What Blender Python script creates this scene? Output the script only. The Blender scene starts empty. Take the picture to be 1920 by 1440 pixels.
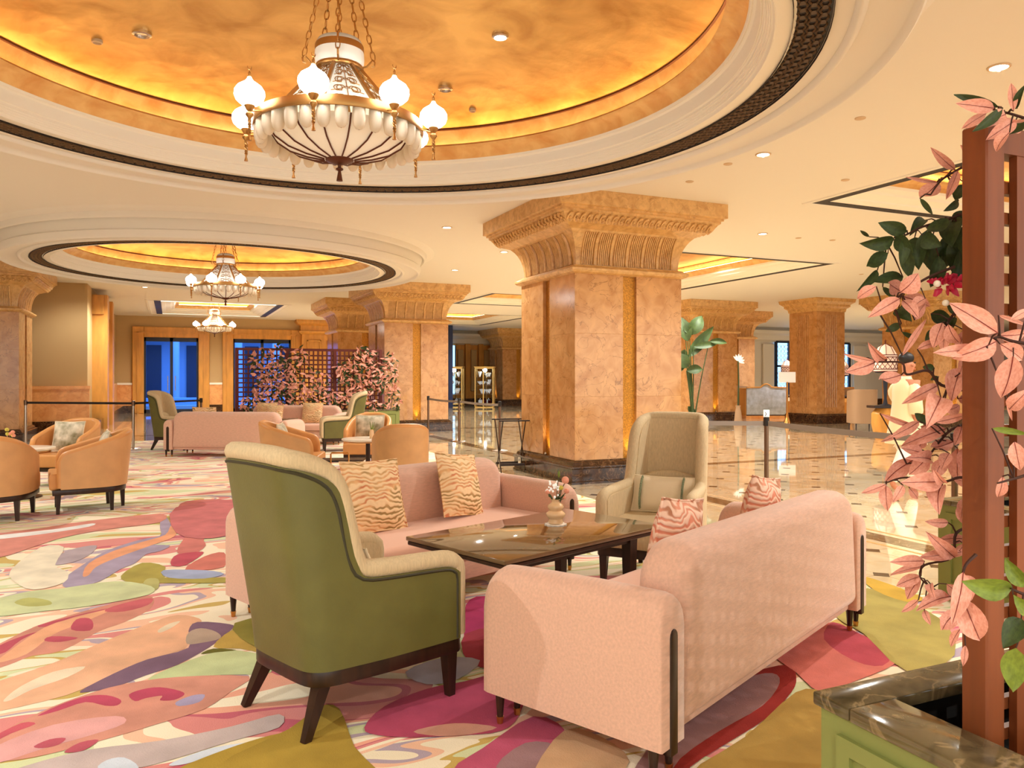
import bpy, bmesh, math, random
from mathutils import Vector, Matrix
from math import pi, sin, cos, sqrt, radians as rad
rnd = random.Random(7)
SC = bpy.context.scene
COL = SC.collection
# ------------------------------------------------------------------ camera, world, exposure
YAW = rad(23.8); FPX = 1450.0; HZ = 707.0; EYE = 1.45
SY, CY = sin(YAW), cos(YAW)
cam_d = bpy.data.cameras.new('camera'); cam = bpy.data.objects.new('camera', cam_d); COL.objects.link(cam)
cam_d.sensor_width = 36; cam_d.lens = FPX / 1920 * 36; cam_d.shift_y = (HZ - 720) / 1920; cam_d.clip_start = .05; cam_d.clip_end = 300
cam.location = (0, 0, EYE); cam.rotation_euler = (pi / 2, 0, -YAW); SC.camera = cam
w = bpy.data.worlds.new('world'); SC.world = w; w.use_nodes = True
w.node_tree.nodes['Background'].inputs[0].default_value = (.93, 1, .98, 1)
w.node_tree.nodes['Background'].inputs[1].default_value = 1.9
SC.view_settings.view_transform = 'Standard'; SC.view_settings.look = 'None'
SC.view_settings.gamma = 1; SC.view_settings.use_curve_mapping = False
SC.view_settings.exposure = 0.38
SC.cycles.max_bounces = 7; SC.cycles.diffuse_bounces = 4; SC.cycles.glossy_bounces = 3; SC.cycles.transmission_bounces = 4
SC.cycles.caustics_reflective = False; SC.cycles.caustics_refractive = False
SC.cycles.sample_clamp_indirect = 4

# ------------------------------------------------------------------ placing helpers (survey of the photo)
def at(px, py, h=0.0):            # the point at height h seen at that pixel
    z = FPX * (EYE - h) / (py - HZ); r = (px - 960) / FPX * z
    return Vector((r * CY + z * SY, -r * SY + z * CY, h))
def atz(px, py, z):               # the point at that pixel and camera distance z
    r = (px - 960) / FPX * z
    return Vector((r * CY + z * SY, -r * SY + z * CY, EYE + (HZ - py) * z / FPX))
def onY(px, Y):                   # x where the pixel column meets the wall plane y = Y
    a = YAW + math.atan((px - 960) / FPX); return Y * math.tan(a)
def hd(a):                        # heading (clockwise from +Y) to a z rotation
    return -rad(a)

# ------------------------------------------------------------------ objects
def tag(o, label=None, cat=None, group=None, kind=None):
    if label: o['label'] = label
    if cat: o['category'] = cat
    if group: o['group'] = group
    if kind: o['kind'] = kind
    return o
def thing(name, label, cat, loc=(0, 0, 0), rz=0, group=None):
    o = bpy.data.objects.new(name, None); COL.objects.link(o); o.empty_display_size = .1
    o.location = loc; o.rotation_euler = (0, 0, rz)
    return tag(o, label, cat, group)
def copy_tree(o, parent=None, loc=None, rz=None, label=None, group=None, skip=()):
    c = o.copy(); COL.objects.link(c)
    if parent: c.parent = parent
    if loc is not None: c.location = loc
    if rz is not None: c.rotation_euler = (0, 0, rz)
    if label: c['label'] = label
    if group: c['group'] = group
    for ch in KIDS.get(o.name, []):
        if not any(ch.name.startswith(s) for s in skip):
            copy_tree(ch, c)
    return c
KIDS = {}
class MB:
    def __init__(s): s.v = []; s.f = []
    def add(s, v, f, m=None):
        n = len(s.v)
        s.v += [tuple(m @ Vector(p)) for p in v] if m else [tuple(p) for p in v]
        s.f += [tuple(i + n for i in q) for q in f]; return s
    def box(s, x0, y0, z0, x1, y1, z1, m=None):
        v = [(x, y, z) for z in (z0, z1) for y in (y0, y1) for x in (x0, x1)]
        return s.add(v, [(0, 2, 3, 1), (4, 5, 7, 6), (0, 1, 5, 4), (2, 6, 7, 3), (0, 4, 6, 2), (1, 3, 7, 5)], m)
    def rbox(s, x0, y0, z0, x1, y1, z1, r=.02, seg=3, m=None):
        bm = bmesh.new(); bmesh.ops.create_cube(bm, size=1)
        for q in bm.verts:
            q.co = Vector(((x0 + x1) / 2 + q.co.x * (x1 - x0), (y0 + y1) / 2 + q.co.y * (y1 - y0), (z0 + z1) / 2 + q.co.z * (z1 - z0)))
        bmesh.ops.bevel(bm, geom=bm.edges[:], offset=r, segments=seg, profile=.5, affect='EDGES')
        bm.verts.index_update()
        s.add([q.co[:] for q in bm.verts], [[q.index for q in f.verts] for f in bm.faces], m); bm.free(); return s
    def loft(s, rings, closed=True, cap=True, loop=False, m=None):
        k = len(rings[0]); v = [p for r in rings for p in r]; f = []
        n = len(rings)
        for i in range(n if loop else n - 1):
            a, b = i * k, ((i + 1) % n) * k
            for j in range(k if closed else k - 1):
                j2 = (j + 1) % k; f.append((a + j, a + j2, b + j2, b + j))
        if cap and closed and not loop:
            f.append(tuple(range(k))[::-1]); f.append(tuple((n - 1) * k + j for j in range(k)))
        return s.add(v, f, m)
    def tube(s, pts, r, k=8, m=None, flat=1.0, cap=True, loop=False, up=None):
        pts = [Vector(p) for p in pts]; n = len(pts); rs = r if isinstance(r, (list, tuple)) else [r] * n
        rings = []; prev = None
        for i, p in enumerate(pts):
            if loop: d = pts[(i + 1) % n] - pts[i - 1]
            else: d = pts[min(i + 1, n - 1)] - pts[max(i - 1, 0)]
            d = d.normalized() if d.length > 1e-9 else Vector((0, 0, 1))
            if prev is None:
                a = Vector(up) if up else (Vector((0, 0, 1)) if abs(d.z) < .9 else Vector((1, 0, 0)))
                u = (a - d * a.dot(d)).normalized()
            else: u = (prev - d * prev.dot(d)).normalized()
            prev = u; q = d.cross(u)
            rings.append([p + u * (rs[i] * cos(2 * pi * (j + .5) / k)) + q * (rs[i] * flat * sin(2 * pi * (j + .5) / k)) for j in range(k)])
        return s.loft(rings, True, cap, loop, m)
    def lathe(s, prof, k=24, m=None, cap=True):
        return s.loft([[(r * cos(2 * pi * j / k), r * sin(2 * pi * j / k), z) for j in range(k)] for r, z in prof], True, cap, False, m)
    def sphere(s, c, r, k=10, n=6, sx=1, sy=1, sz=1):
        c = Vector(c); rings = []
        for i in range(n + 1):
            t = -pi / 2 + pi * i / n; rr = max(cos(t), .02)
            rings.append([c + Vector((r * sx * rr * cos(2 * pi * j / k), r * sy * rr * sin(2 * pi * j / k), r * sz * sin(t))) for j in range(k)])
        return s.loft(rings)
    def slab(s, outline, y0, y1, r=.03, seg=4, m=None, axis='y'):
        # outline (x, z) counter-clockwise; solid between y0 and y1 with rounded rims
        P = [Vector((a, b)) for a, b in outline]; n = len(P); N = []
        for i in range(n):
            d = (P[(i + 1) % n] - P[i - 1]); d = d.normalized() if d.length else Vector((1, 0)); N.append(Vector((d.y, -d.x)))
        rings = []
        for t in range(seg + 1):
            a = pi / 2 * t / seg; ins = r * (1 - sin(a)); yy = y0 + r * (1 - cos(a))
            rings.append([(P[i].x - N[i].x * ins, yy, P[i].y - N[i].y * ins) for i in range(n)])
        for t in range(seg, -1, -1):
            a = pi / 2 * t / seg; ins = r * (1 - sin(a)); yy = y1 - r * (1 - cos(a))
            rings.append([(P[i].x - N[i].x * ins, yy, P[i].y - N[i].y * ins) for i in range(n)])
        if axis == 'z': rings = [[(x, z, y) for x, y, z in q] for q in rings]
        return s.loft(rings, m=m)
    def build(s, name, mat, parent=None, smooth=True, ang=35, mesh=None, loc=None, rot=None):
        if mesh is None:
            mesh = bpy.data.meshes.new(name); mesh.from_pydata(s.v, [], s.f); mesh.update()
            if smooth:
                mesh.polygons.foreach_set('use_smooth', [True] * len(mesh.polygons)); mesh.set_sharp_from_angle(angle=rad(ang))
            if mat: mesh.materials.append(mat)
        return put(name, mesh, parent, loc, rot)
def put(name, mesh, parent=None, loc=None, rot=None):
    o = bpy.data.objects.new(name, mesh); COL.objects.link(o)
    if parent: o.parent = parent; KIDS.setdefault(parent.name, []).append(o)
    if loc is not None: o.location = loc
    if rot is not None: o.rotation_euler = rot
    return o
def fix_normals(o):
    bm = bmesh.new(); bm.from_mesh(o.data); bmesh.ops.recalc_face_normals(bm, faces=bm.faces[:]); bm.to_mesh(o.data); bm.free(); return o
def smooth_closed(P, n=4):
    P = [Vector(p) for p in P]; k = len(P); out = []
    for i in range(k):
        a, b, c, d = P[i - 1], P[i], P[(i + 1) % k], P[(i + 2) % k]
        for j in range(n):
            t = j / n
            out.append(.5 * ((2 * b) + (c - a) * t + (2 * a - 5 * b + 4 * c - d) * t * t + (3 * b - a - 3 * c + d) * t ** 3))
    return out
def smooth_open(P, n=5):
    P = [Vector(p) for p in P]; k = len(P); out = []
    for i in range(k - 1):
        a, b, c, d = P[max(i - 1, 0)], P[i], P[i + 1], P[min(i + 2, k - 1)]
        for j in range(n):
            t = j / n
            out.append(.5 * ((2 * b) + (c - a) * t + (2 * a - 5 * b + 4 * c - d) * t * t + (3 * b - a - 3 * c + d) * t ** 3))
    out.append(P[-1]); return out
def sstep(a, b, x):
    t = min(max((x - a) / (b - a), 0), 1); return t * t * (3 - 2 * t)

# ------------------------------------------------------------------ materials
def lin(c):
    return tuple(((x / 255) / 12.92 if x / 255 <= .04045 else ((x / 255 + .055) / 1.055) ** 2.4) for x in c) + (1,)
def mat(name, rgb, rough=.5, metal=0, spec=None, bump=0, bscale=200, var=0, vscale=6, var2=None, emit=None, es=0, coat=0, sheen=0, aniso=(1, 1, 1), trans=0, ior=1.45, alpha=1):
    m = bpy.data.materials.new(name); m.use_nodes = True; nt = m.node_tree; b = nt.nodes['Principled BSDF']
    b.inputs['Base Color'].default_value = lin(rgb); b.inputs['Roughness'].default_value = rough; b.inputs['Metallic'].default_value = metal
    if spec is not None: b.inputs['Specular IOR Level'].default_value = spec
    b.inputs['Coat Weight'].default_value = coat; b.inputs['Coat Roughness'].default_value = .05
    b.inputs['Sheen Weight'].default_value = sheen; b.inputs['Transmission Weight'].default_value = trans; b.inputs['IOR'].default_value = ior
    b.inputs['Alpha'].default_value = alpha
    if emit: b.inputs['Emission Color'].default_value = lin(emit); b.inputs['Emission Strength'].default_value = es
    N, L = nt.nodes.new, nt.links.new
    if bump or var:
        tc = N('ShaderNodeTexCoord'); mp = N('ShaderNodeMapping'); mp.inputs['Scale'].default_value = aniso; L(tc.outputs['Object'], mp.inputs[0])
    if bump:
        t = N('ShaderNodeTexNoise'); t.inputs['Scale'].default_value = bscale; t.inputs['Detail'].default_value = 3; L(mp.outputs[0], t.inputs[0])
        bp = N('ShaderNodeBump'); bp.inputs['Strength'].default_value = bump; bp.inputs['Distance'].default_value = .004; L(t.outputs[0], bp.inputs['Height']); L(bp.outputs[0], b.inputs['Normal'])
    if var:
        t = N('ShaderNodeTexNoise'); t.inputs['Scale'].default_value = vscale; t.inputs['Detail'].default_value = 5; L(mp.outputs[0], t.inputs[0])
        r = N('ShaderNodeMapRange'); r.inputs[1].default_value = .3; r.inputs[2].default_value = .7; L(t.outputs[0], r.inputs[0])
        x = N('ShaderNodeMix'); x.data_type = 'RGBA'; x.inputs[6].default_value = lin(rgb)
        x.inputs[7].default_value = lin(var2 or tuple(c * (1 - var) for c in rgb)); L(r.outputs[0], x.inputs[0]); L(x.outputs[2], b.inputs['Base Color'])
    return m
def ramp(nt, stops, mode='LINEAR'):
    r = nt.nodes.new('ShaderNodeValToRGB'); r.color_ramp.interpolation = mode; e = r.color_ramp.elements
    while len(e) < len(stops): e.new(.5)
    for i, (p, c) in enumerate(stops): e[i].position = p; e[i].color = lin(c)
    return r
def marble(name, base, dark, vein, scale=1.5, rough=.12, amt=.6, coat=0, vthin=.03, spec=.5):
    m = bpy.data.materials.new(name); m.use_nodes = True; nt = m.node_tree; b = nt.nodes['Principled BSDF']; N, L = nt.nodes.new, nt.links.new
    tc = N('ShaderNodeTexCoord'); oi = N('ShaderNodeObjectInfo'); ad = N('ShaderNodeVectorMath'); ad.operation = 'ADD'
    sc = N('ShaderNodeMath'); sc.operation = 'MULTIPLY'; sc.inputs[1].default_value = 37; L(oi.outputs['Random'], sc.inputs[0])
    L(tc.outputs['Object'], ad.inputs[0]); L(sc.outputs[0], ad.inputs[1])
    n1 = N('ShaderNodeTexNoise'); n1.inputs['Scale'].default_value = scale * 2.2; n1.inputs['Detail'].default_value = 8; n1.inputs['Distortion'].default_value = .8; L(ad.outputs[0], n1.inputs[0])
    r1 = ramp(nt, [(.3, dark), (.55, base), (.8, tuple(min(255, c * 1.08) for c in base))]); L(n1.outputs[0], r1.inputs[0])
    n2 = N('ShaderNodeTexNoise'); n2.inputs['Scale'].default_value = scale * 1.3; n2.inputs['Detail'].default_value = 6; n2.inputs['Distortion'].default_value = 1.1; L(ad.outputs[0], n2.inputs[0])
    s1 = N('ShaderNodeMath'); s1.operation = 'SUBTRACT'; s1.inputs[1].default_value = .5; L(n2.outputs[0], s1.inputs[0])
    ab = N('ShaderNodeMath'); ab.operation = 'ABSOLUTE'; L(s1.outputs[0], ab.inputs[0])
    mr = N('ShaderNodeMapRange'); mr.inputs[1].default_value = 0; mr.inputs[2].default_value = vthin; mr.inputs[3].default_value = amt; mr.inputs[4].default_value = 0; L(ab.outputs[0], mr.inputs[0])
    x = N('ShaderNodeMix'); x.data_type = 'RGBA'; L(mr.outputs[0], x.inputs[0]); L(r1.outputs[0], x.inputs[6]); x.inputs[7].default_value = lin(vein); L(x.outputs[2], b.inputs['Base Color'])
    b.inputs['Roughness'].default_value = rough; b.inputs['Coat Weight'].default_value = coat; b.inputs['Coat Roughness'].default_value = .03; b.inputs['Specular IOR Level'].default_value = spec
    return m
def wavy(name, cols, scale=26, dist=9):
    m = bpy.data.materials.new(name); m.use_nodes = True; nt = m.node_tree; b = nt.nodes['Principled BSDF']; N, L = nt.nodes.new, nt.links.new
    tc = N('ShaderNodeTexCoord'); mp = N('ShaderNodeMapping'); mp.inputs['Scale'].default_value = (1, 1, 1.15); L(tc.outputs['Object'], mp.inputs[0])
    nd = N('ShaderNodeTexNoise'); nd.inputs['Scale'].default_value = 6.5; nd.inputs['Detail'].default_value = 2; L(mp.outputs[0], nd.inputs[0])
    ma = N('ShaderNodeVectorMath'); ma.operation = 'MULTIPLY_ADD'; ma.inputs[1].default_value = (0, 0, dist * .019); L(nd.outputs['Fac'], ma.inputs[0]); L(mp.outputs[0], ma.inputs[2])
    wv = N('ShaderNodeTexWave'); wv.bands_direction = 'Z'; wv.inputs['Scale'].default_value = scale / 2.9; wv.inputs['Distortion'].default_value = .6; L(ma.outputs[0], wv.inputs[0])
    n1 = N('ShaderNodeTexNoise'); n1.inputs['Scale'].default_value = 5; L(mp.outputs[0], n1.inputs[0])
    rc = ramp(nt, [(.35, cols[0]), (.48, cols[1]), (.6, cols[2])]); L(n1.outputs[0], rc.inputs[0])
    r2 = N('ShaderNodeMapRange'); r2.inputs[1].default_value = .15; r2.inputs[2].default_value = .6; L(wv.outputs['Fac'], r2.inputs[0])
    x = N('ShaderNodeMix'); x.data_type = 'RGBA'; L(r2.outputs[0], x.inputs[0]); L(rc.outputs[0], x.inputs[6]); x.inputs[7].default_value = lin(cols[3]); L(x.outputs[2], b.inputs['Base Color'])
    bp = N('ShaderNodeBump'); bp.inputs['Strength'].default_value = .6; bp.inputs['Distance'].default_value = .006; L(wv.outputs['Fac'], bp.inputs['Height']); L(bp.outputs[0], b.inputs['Normal'])
    b.inputs['Roughness'].default_value = .8
    return m
def goldleaf(name, a, c, rough=.32, metal=.75, scale=3):
    m = bpy.data.materials.new(name); m.use_nodes = True; nt = m.node_tree; b = nt.nodes['Principled BSDF']; N, L = nt.nodes.new, nt.links.new
    tc = N('ShaderNodeTexCoord'); n1 = N('ShaderNodeTexNoise'); n1.inputs['Scale'].default_value = scale; n1.inputs['Detail'].default_value = 7; n1.inputs['Distortion'].default_value = .6; L(tc.outputs['Object'], n1.inputs[0])
    r = ramp(nt, [(.3, c), (.62, a)]); L(n1.outputs[0], r.inputs[0]); L(r.outputs[0], b.inputs['Base Color'])
    v = N('ShaderNodeTexVoronoi'); v.inputs['Scale'].default_value = scale * 3; v.feature = 'F1'; L(tc.outputs['Object'], v.inputs[0])
    n2 = N('ShaderNodeTexNoise'); n2.inputs['Scale'].default_value = scale * 4; n2.inputs['Detail'].default_value = 4; L(tc.outputs['Object'], n2.inputs[0])
    ad = N('ShaderNodeMath'); ad.operation = 'ADD'; L(v.outputs['Distance'], ad.inputs[0]); L(n2.outputs[0], ad.inputs[1])
    bp = N('ShaderNodeBump'); bp.inputs['Strength'].default_value = .30; bp.inputs['Distance'].default_value = .010; L(ad.outputs[0], bp.inputs['Height']); L(bp.outputs[0], b.inputs['Normal'])
    b.inputs['Metallic'].default_value = metal; b.inputs['Roughness'].default_value = rough
    return m

M = {}
M['ceil'] = mat('ceiling_paint', (235, 228, 216), .75)
M['cream'] = mat('cream_plaster', (249, 242, 226), .55)
M['dark_band'] = mat('dark_fretwork', (42, 28, 16), .55, bump=1.0, bscale=60, var=.5, vscale=25)
M['band_relief'] = mat('bronze_relief', (108, 84, 58), .4, .3)
M['gold'] = goldleaf('gold_leaf_dome', (226, 186, 112), (184, 138, 70), .36, .8, 2.2)
M['goldlip'] = goldleaf('gold_leaf_cove', (244, 200, 128), (226, 164, 92), .45, .3, 5)
M['line'] = mat('dark_line', (120, 62, 24), .5)
M['column'] = marble('golden_marble', (202, 150, 96), (182, 126, 74), (118, 70, 36), 2.2, .16, .6, vthin=.010)
M['capital'] = marble('carved_golden_stone', (220, 174, 110), (196, 144, 80), (140, 92, 46), 4, .34, .4, vthin=.012)
M['mosaic'] = mat('gold_mosaic', (214, 144, 44), .35, .4, bump=.8, bscale=90, var=.3, vscale=60)
M['basemarble'] = marble('dark_emperador', (70, 44, 26), (40, 24, 14), (150, 112, 76), 5, .12, .5, vthin=.02)
M['floor'] = marble('cream_floor_marble', (226, 205, 170), (218, 188, 142), (206, 168, 118), .9, .035, .4, coat=.6, spec=.9, vthin=.04)
M['strip'] = marble('dark_strip_marble', (112, 84, 58), (70, 50, 34), (190, 160, 120), 6, .06, .5)
M['joint'] = mat('floor_joint', (200, 150, 90), .3)
M['diamond'] = marble('dark_accent_marble', (88, 66, 50), (60, 44, 32), (140, 110, 80), 12, .08, .4)
M['pink'] = mat('pink_velvet', (232, 184, 160), .82, bump=.25, bscale=260, var=.07, vscale=90, sheen=.35, aniso=(.25, 1, 1))
M['pink2'] = mat('pink_velvet_seat', (240, 186, 160), .82, bump=.2, bscale=260, sheen=.35)
M['dwood'] = mat('dark_walnut', (58, 34, 22), .32, var=.35, vscale=30, aniso=(1, 1, .15))
M['brass'] = mat('brass', (196, 140, 74), .3, .9)
M['chrome'] = mat('brushed_steel', (196, 186, 176), .25, 1)
M['green'] = mat('olive_green_leather', (108, 104, 52), .42, bump=.15, bscale=120, var=.08)
M['beige'] = mat('beige_linen', (222, 198, 158), .85, bump=.35, bscale=320, var=.08, vscale=120, aniso=(1, 1, .2))
M['linen'] = mat('cream_linen', (240, 220, 188), .85, bump=.3, bscale=300, var=.05, vscale=90)
M['piping'] = mat('dark_green_piping', (58, 54, 34), .6)
M['cushion'] = mat('cream_pillow', (246, 228, 196), .85, bump=.3, bscale=200)
M['braid'] = mat('green_braid', (158, 168, 130), .8, bump=.8, bscale=150, var=.4, vscale=120)
M['wavy'] = wavy('wavy_orange_fabric', ((214, 128, 84), (240, 186, 128), (168, 132, 76), (250, 214, 166)))
M['wavy2'] = wavy('wavy_pink_fabric', ((226, 134, 106), (236, 160, 130), (190, 130, 96), (252, 214, 190)), 22, 12)
M['floral'] = mat('floral_pillow', (240, 228, 206), .85, var=1, vscale=7, var2=(112, 104, 60))
M['tabletop'] = mat('polished_walnut_top', (118, 92, 62), .06, spec=.8, var=.18, vscale=9, aniso=(1, .2, 1), coat=.6)
M['tan'] = mat('tan_leather', (222, 168, 112), .5, bump=.12, bscale=90, var=.06)
M['tan2'] = mat('tan_leather_inside', (226, 160, 96), .38, var=.06)
M['whitemarble'] = mat('white_marble_top', (244, 232, 214), .2)
M['vase'] = mat('peach_ceramic', (240, 200, 154), .12, coat=.5)
M['leafpink'] = mat('pink_leaf', (248, 184, 164), .6, var=.12, vscale=12, var2=(228, 150, 130))
M['midrib'] = mat('leaf_midrib', (128, 40, 34), .6)
M['leafgreen'] = mat('green_leaf', (62, 80, 34), .55, var=.3, vscale=8)
M['leaflime'] = mat('lime_leaf', (132, 152, 50), .4, var=.2, vscale=8)
M['leafmagenta'] = mat('magenta_petal', (206, 30, 70), .35)
M['stem'] = mat('dark_stem', (66, 36, 26), .7)
M['redwood'] = mat('reddish_wood', (140, 72, 34), .45, var=.25, vscale=14, aniso=(1, 1, .1))
M['maroon'] = mat('maroon_wood', (104, 36, 24), .5)
M['planter'] = mat('sage_green_paint', (134, 140, 76), .5)
M['rim'] = marble('dark_green_rim_marble', (104, 90, 62), (58, 50, 32), (196, 166, 120), 4, .10, .35, vthin=.03)
M['soil'] = mat('soil', (16, 14, 12), .95)
M['wall'] = mat('tan_wallcovering', (196, 162, 112), .8, bump=.1, bscale=150)
M['wains'] = marble('wainscot_marble', (234, 170, 106), (222, 150, 86), (190, 116, 60), 2, .3, .3)
M['wood'] = mat('honey_wood', (224, 158, 74), .4, var=.12, vscale=8, aniso=(1, 1, .2))
M['frame'] = mat('dark_metal_frame', (44, 48, 60), .4, .3)
M['glass'] = mat('window_glass', (200, 220, 250), .03, trans=1, ior=1.05)
M['clear'] = mat('clear_glass', (255, 255, 255), .02, trans=1, ior=1.02)
M['extblue'] = mat('exterior_stone', (120, 158, 220), .8)  # pale stone with the blue outdoor light put into its colour
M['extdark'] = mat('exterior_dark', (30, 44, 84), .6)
M['globe'] = mat('lit_globe', (255, 255, 255), .4, emit=(255, 252, 248), es=11)
M['bowl'] = mat('lit_glass_bowl', (250, 240, 220), .4, emit=(255, 240, 215), es=.12)
M['cap'] = mat('white_porcelain', (250, 246, 234), .25, emit=(255, 248, 232), es=.05)
M['cupglass'] = mat('frosted_cup_glass', (238, 222, 198), .45)
M['panelglass'] = mat('lit_white_panel', (255, 248, 230), .5, emit=(255, 246, 228), es=.30)
M['bronze'] = mat('aged_brass', (178, 132, 74), .35, .75)
M['brownmetal'] = mat('brown_metal', (96, 50, 28), .45, .4)
M['lamp'] = mat('downlight_glow', (255, 255, 255), .5, emit=(255, 246, 228), es=14)
M['led'] = mat('cove_strip', (255, 200, 120), .5, emit=(255, 226, 168), es=8)
M['grey'] = mat('ceiling_fitting', (210, 180, 145), .6)
M['belt'] = mat('grey_belt', (150, 138, 130), .8)
M['blackbelt'] = mat('black_belt', (34, 28, 26), .7)
M['post'] = mat('dark_post', (122, 96, 78), .3, .8)
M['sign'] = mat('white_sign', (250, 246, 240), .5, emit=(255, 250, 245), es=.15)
M['silver'] = mat('silver_relief', (208, 224, 248), .25, .1, bump=1.0, bscale=14, var=.18, vscale=7)
M['chairgrey'] = mat('taupe_chair_fabric', (176, 142, 110), .8, bump=.2)
M['blueglow'] = mat('daylit_blue_glass', (120, 180, 240), .3, emit=(140, 196, 250), es=2.2)
M['lattice'] = mat('pale_window_lattice', (226, 240, 250), .5)
M['shade'] = mat('lit_lamp_shade', (255, 226, 200), .6, emit=(255, 214, 190), es=.30)
M['whitecol'] = mat('pale_far_plaster', (226, 214, 196), .7)
M['cabgold'] = mat('gold_cabinet_frame', (240, 206, 130), .35, .3)
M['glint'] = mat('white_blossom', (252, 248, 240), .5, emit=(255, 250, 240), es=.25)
M['skin'] = mat('skin', (196, 128, 96), .6)
M['hair'] = mat('black_hair', (24, 20, 20), .5)
M['cloth'] = mat('cream_silk_shirt', (234, 214, 168), .4, sheen=.3)
M['white'] = mat('white_cloth', (250, 244, 236), .6)
M['rose'] = mat('rose_petal', (248, 168, 140), .5)
M['yellow'] = mat('yellow_bud', (220, 206, 90), .5)
# ------------------------------------------------------------------ lights of the room, with added fill lamps
CEIL = 3.9; RING = 3.53
C1 = (1.07, 5.50); C2 = (.98, 15.96)
def area(loc, e, size, col=(1, 1, .94), rot=(0, 0, 0), spread=pi):
    d = bpy.data.lights.new('downlight_lamp', 'SPOT'); d.shadow_soft_size = size; d.energy = e * 4.5; d.color = col; d.spot_size = rad(150); d.spot_blend = .6
    o = bpy.data.objects.new('downlight_lamp', d); COL.objects.link(o); o.location = loc; o.rotation_euler = rot; o.visible_camera = True; return o
LIGHT_SPOTS = [(-3.1, .5, 60), (-1, -3, 60), (4, -3, 60), (6.4, -.5, 60), (9, 1.0, 70), (-3.1, 4.5, 60), (-3.1, 10.6, 60), (-6, 14, 70), (22, 12, 110), (26, 18, 110), (30, 24, 110)]  # lamps with no fittings, most out of view, added to fill the room
for px_, py_, e_ in ((1873, 125, 50), (1431, 289, 55), (1430, 438, 70), (838, 426, 60), (853, 506, 70), (272, 538, 80), (1520, 574, 90), (945, 472, 60), (985, 560, 80), (1400, 520, 90), (600, 585, 70), (160, 520, 22), (1640, 585, 90), (900, 582, 90)):  # some sit at modelled downlights, the rest are added fill lamps without fittings
    q_ = at(px_, py_, CEIL); LIGHT_SPOTS.append((q_.x, q_.y, e_))
for r_ in ((-.66, 27.1, 3.66, 33.0), (8.24, 2.1, 13.86, 8.24), (9.0, 12.45, 13.1, 18.2), (8.55, 20.8, 13.3, 24.3), (8.6, 28.0, 13.4, 34.1)):  # added fill lamps inside the coffers, no fittings there
    for a_ in (.3, .7):
        area((r_[0] + (r_[2] - r_[0]) * a_, (r_[1] + r_[3]) / 2, 4.33), 75, .06)
for x, y, e in LIGHT_SPOTS:
    area((x, y, CEIL - .022), e, .016)
for (x, y), e in ((C1, 60), (C2, 60)):       # the recessed lamps in each dome
    pass

# ------------------------------------------------------------------ floor
def struct(name, kind='structure', **k):
    o = bpy.data.objects.new(name, None); COL.objects.link(o); o['kind'] = kind; return o
floor = MB().box(-14, -9, -.06, 48, 48, -.012).build('floor', M['joint'], smooth=False); floor['kind'] = 'structure'
CARX, CARY = 4.6, 19.5
COLS = [(5.9, 10.15), (5.95, 20.6), (5.67, 25.3), (16.2, 21.2), (19.3, 23.9), (20.9, 16.3), (16.2, 36.8), (-3.9, 20.6)]
def infrustum(x, y, m=1.2):
    z = x * SY + y * CY; r = x * CY - y * SY
    return z > .5 and abs(r) < z * 960 / FPX + m
tiles = []; P = .6; OX, OY = 5.37, 4.7
for i in range(-30, 60):
    for j in range(-8, 60):
        x, y = OX + i * P, OY + j * P
        if x + P < CARX and y + P < CARY: continue
        if y > 38 or x > 33 or y < 1.5: continue
        if y > 30 and x > 18: continue
        if y > 34.2 and x < 8: continue
        if y > 23 and x < -2.6: continue
        if not infrustum(x + .3, y + .3): continue
        if any(abs(x + .3 - a) < .62 and abs(y + .3 - b) < .62 for a, b in COLS): continue
        x0, x1, y0, y1 = x, x + P, y, y + P
        if x0 < CARX and y0 < CARY: x0, y0 = (CARX, y0) if CARX < x1 else (x0, CARY)
        tiles.append((x * SY + y * CY, x0, y0, x1, y1, x, y))
tiles.sort()
g = .0018
rest = MB(); ts = {}
for n, (d, x0, y0, x1, y1, x, y) in enumerate(tiles):
    key = (round(x1 - x0, 3), round(y1 - y0, 3)); W2, H2 = key[0] / 2 - g, key[1] / 2 - g
    if n < 300:
        if key not in ts: ts[key] = MB().box(-W2, -H2, -.012, W2, H2, 0).build('floor_tile', M['floor'], floor, smooth=False, loc=((x0 + x1) / 2, (y0 + y1) / 2, 0)).data
        else: put('floor_tile', ts[key], floor, ((x0 + x1) / 2, (y0 + y1) / 2, 0))
    else: rest.box(x0 + g, y0 + g, -.012, x1 - g, y1 - g, 0)
rest.build('tile_field', M['floor'], floor, smooth=False)['kind'] = 'stuff'
dia = [(d, x, y) for d, x0, y0, x1, y1, x, y in tiles if x > CARX + .1 or y > CARY + .1]
dm = None; drest = MB()
for n, (d, x, y) in enumerate(dia):
    if abs(x - 5.85) < .25 or abs(y - 10.5) < .25 or any(abs(x - a) < 1.05 and abs(y - b) < 1.05 for a, b in COLS): continue
    q = .075
    if n < 290:
        if dm is None: dm = MB().add([(-q, 0, .001), (0, -q, .001), (q, 0, .001), (0, q, .001), (-q, 0, -.01), (0, -q, -.01), (q, 0, -.01), (0, q, -.01)], [(0, 1, 2, 3), (4, 5, 1, 0), (5, 6, 2, 1), (6, 7, 3, 2), (7, 4, 0, 3)]).build('accent_tile', M['diamond'], floor, smooth=False, loc=(x, y, 0)).data
        else: put('accent_tile', dm, floor, (x, y, 0))
    else: drest.add([(x - q, y, .001), (x, y - q, .001), (x + q, y, .001), (x, y + q, .001)], [(0, 1, 2, 3)])
drest.build('accent_tiles_far', M['diamond'], floor, smooth=False)['kind'] = 'stuff'
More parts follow.
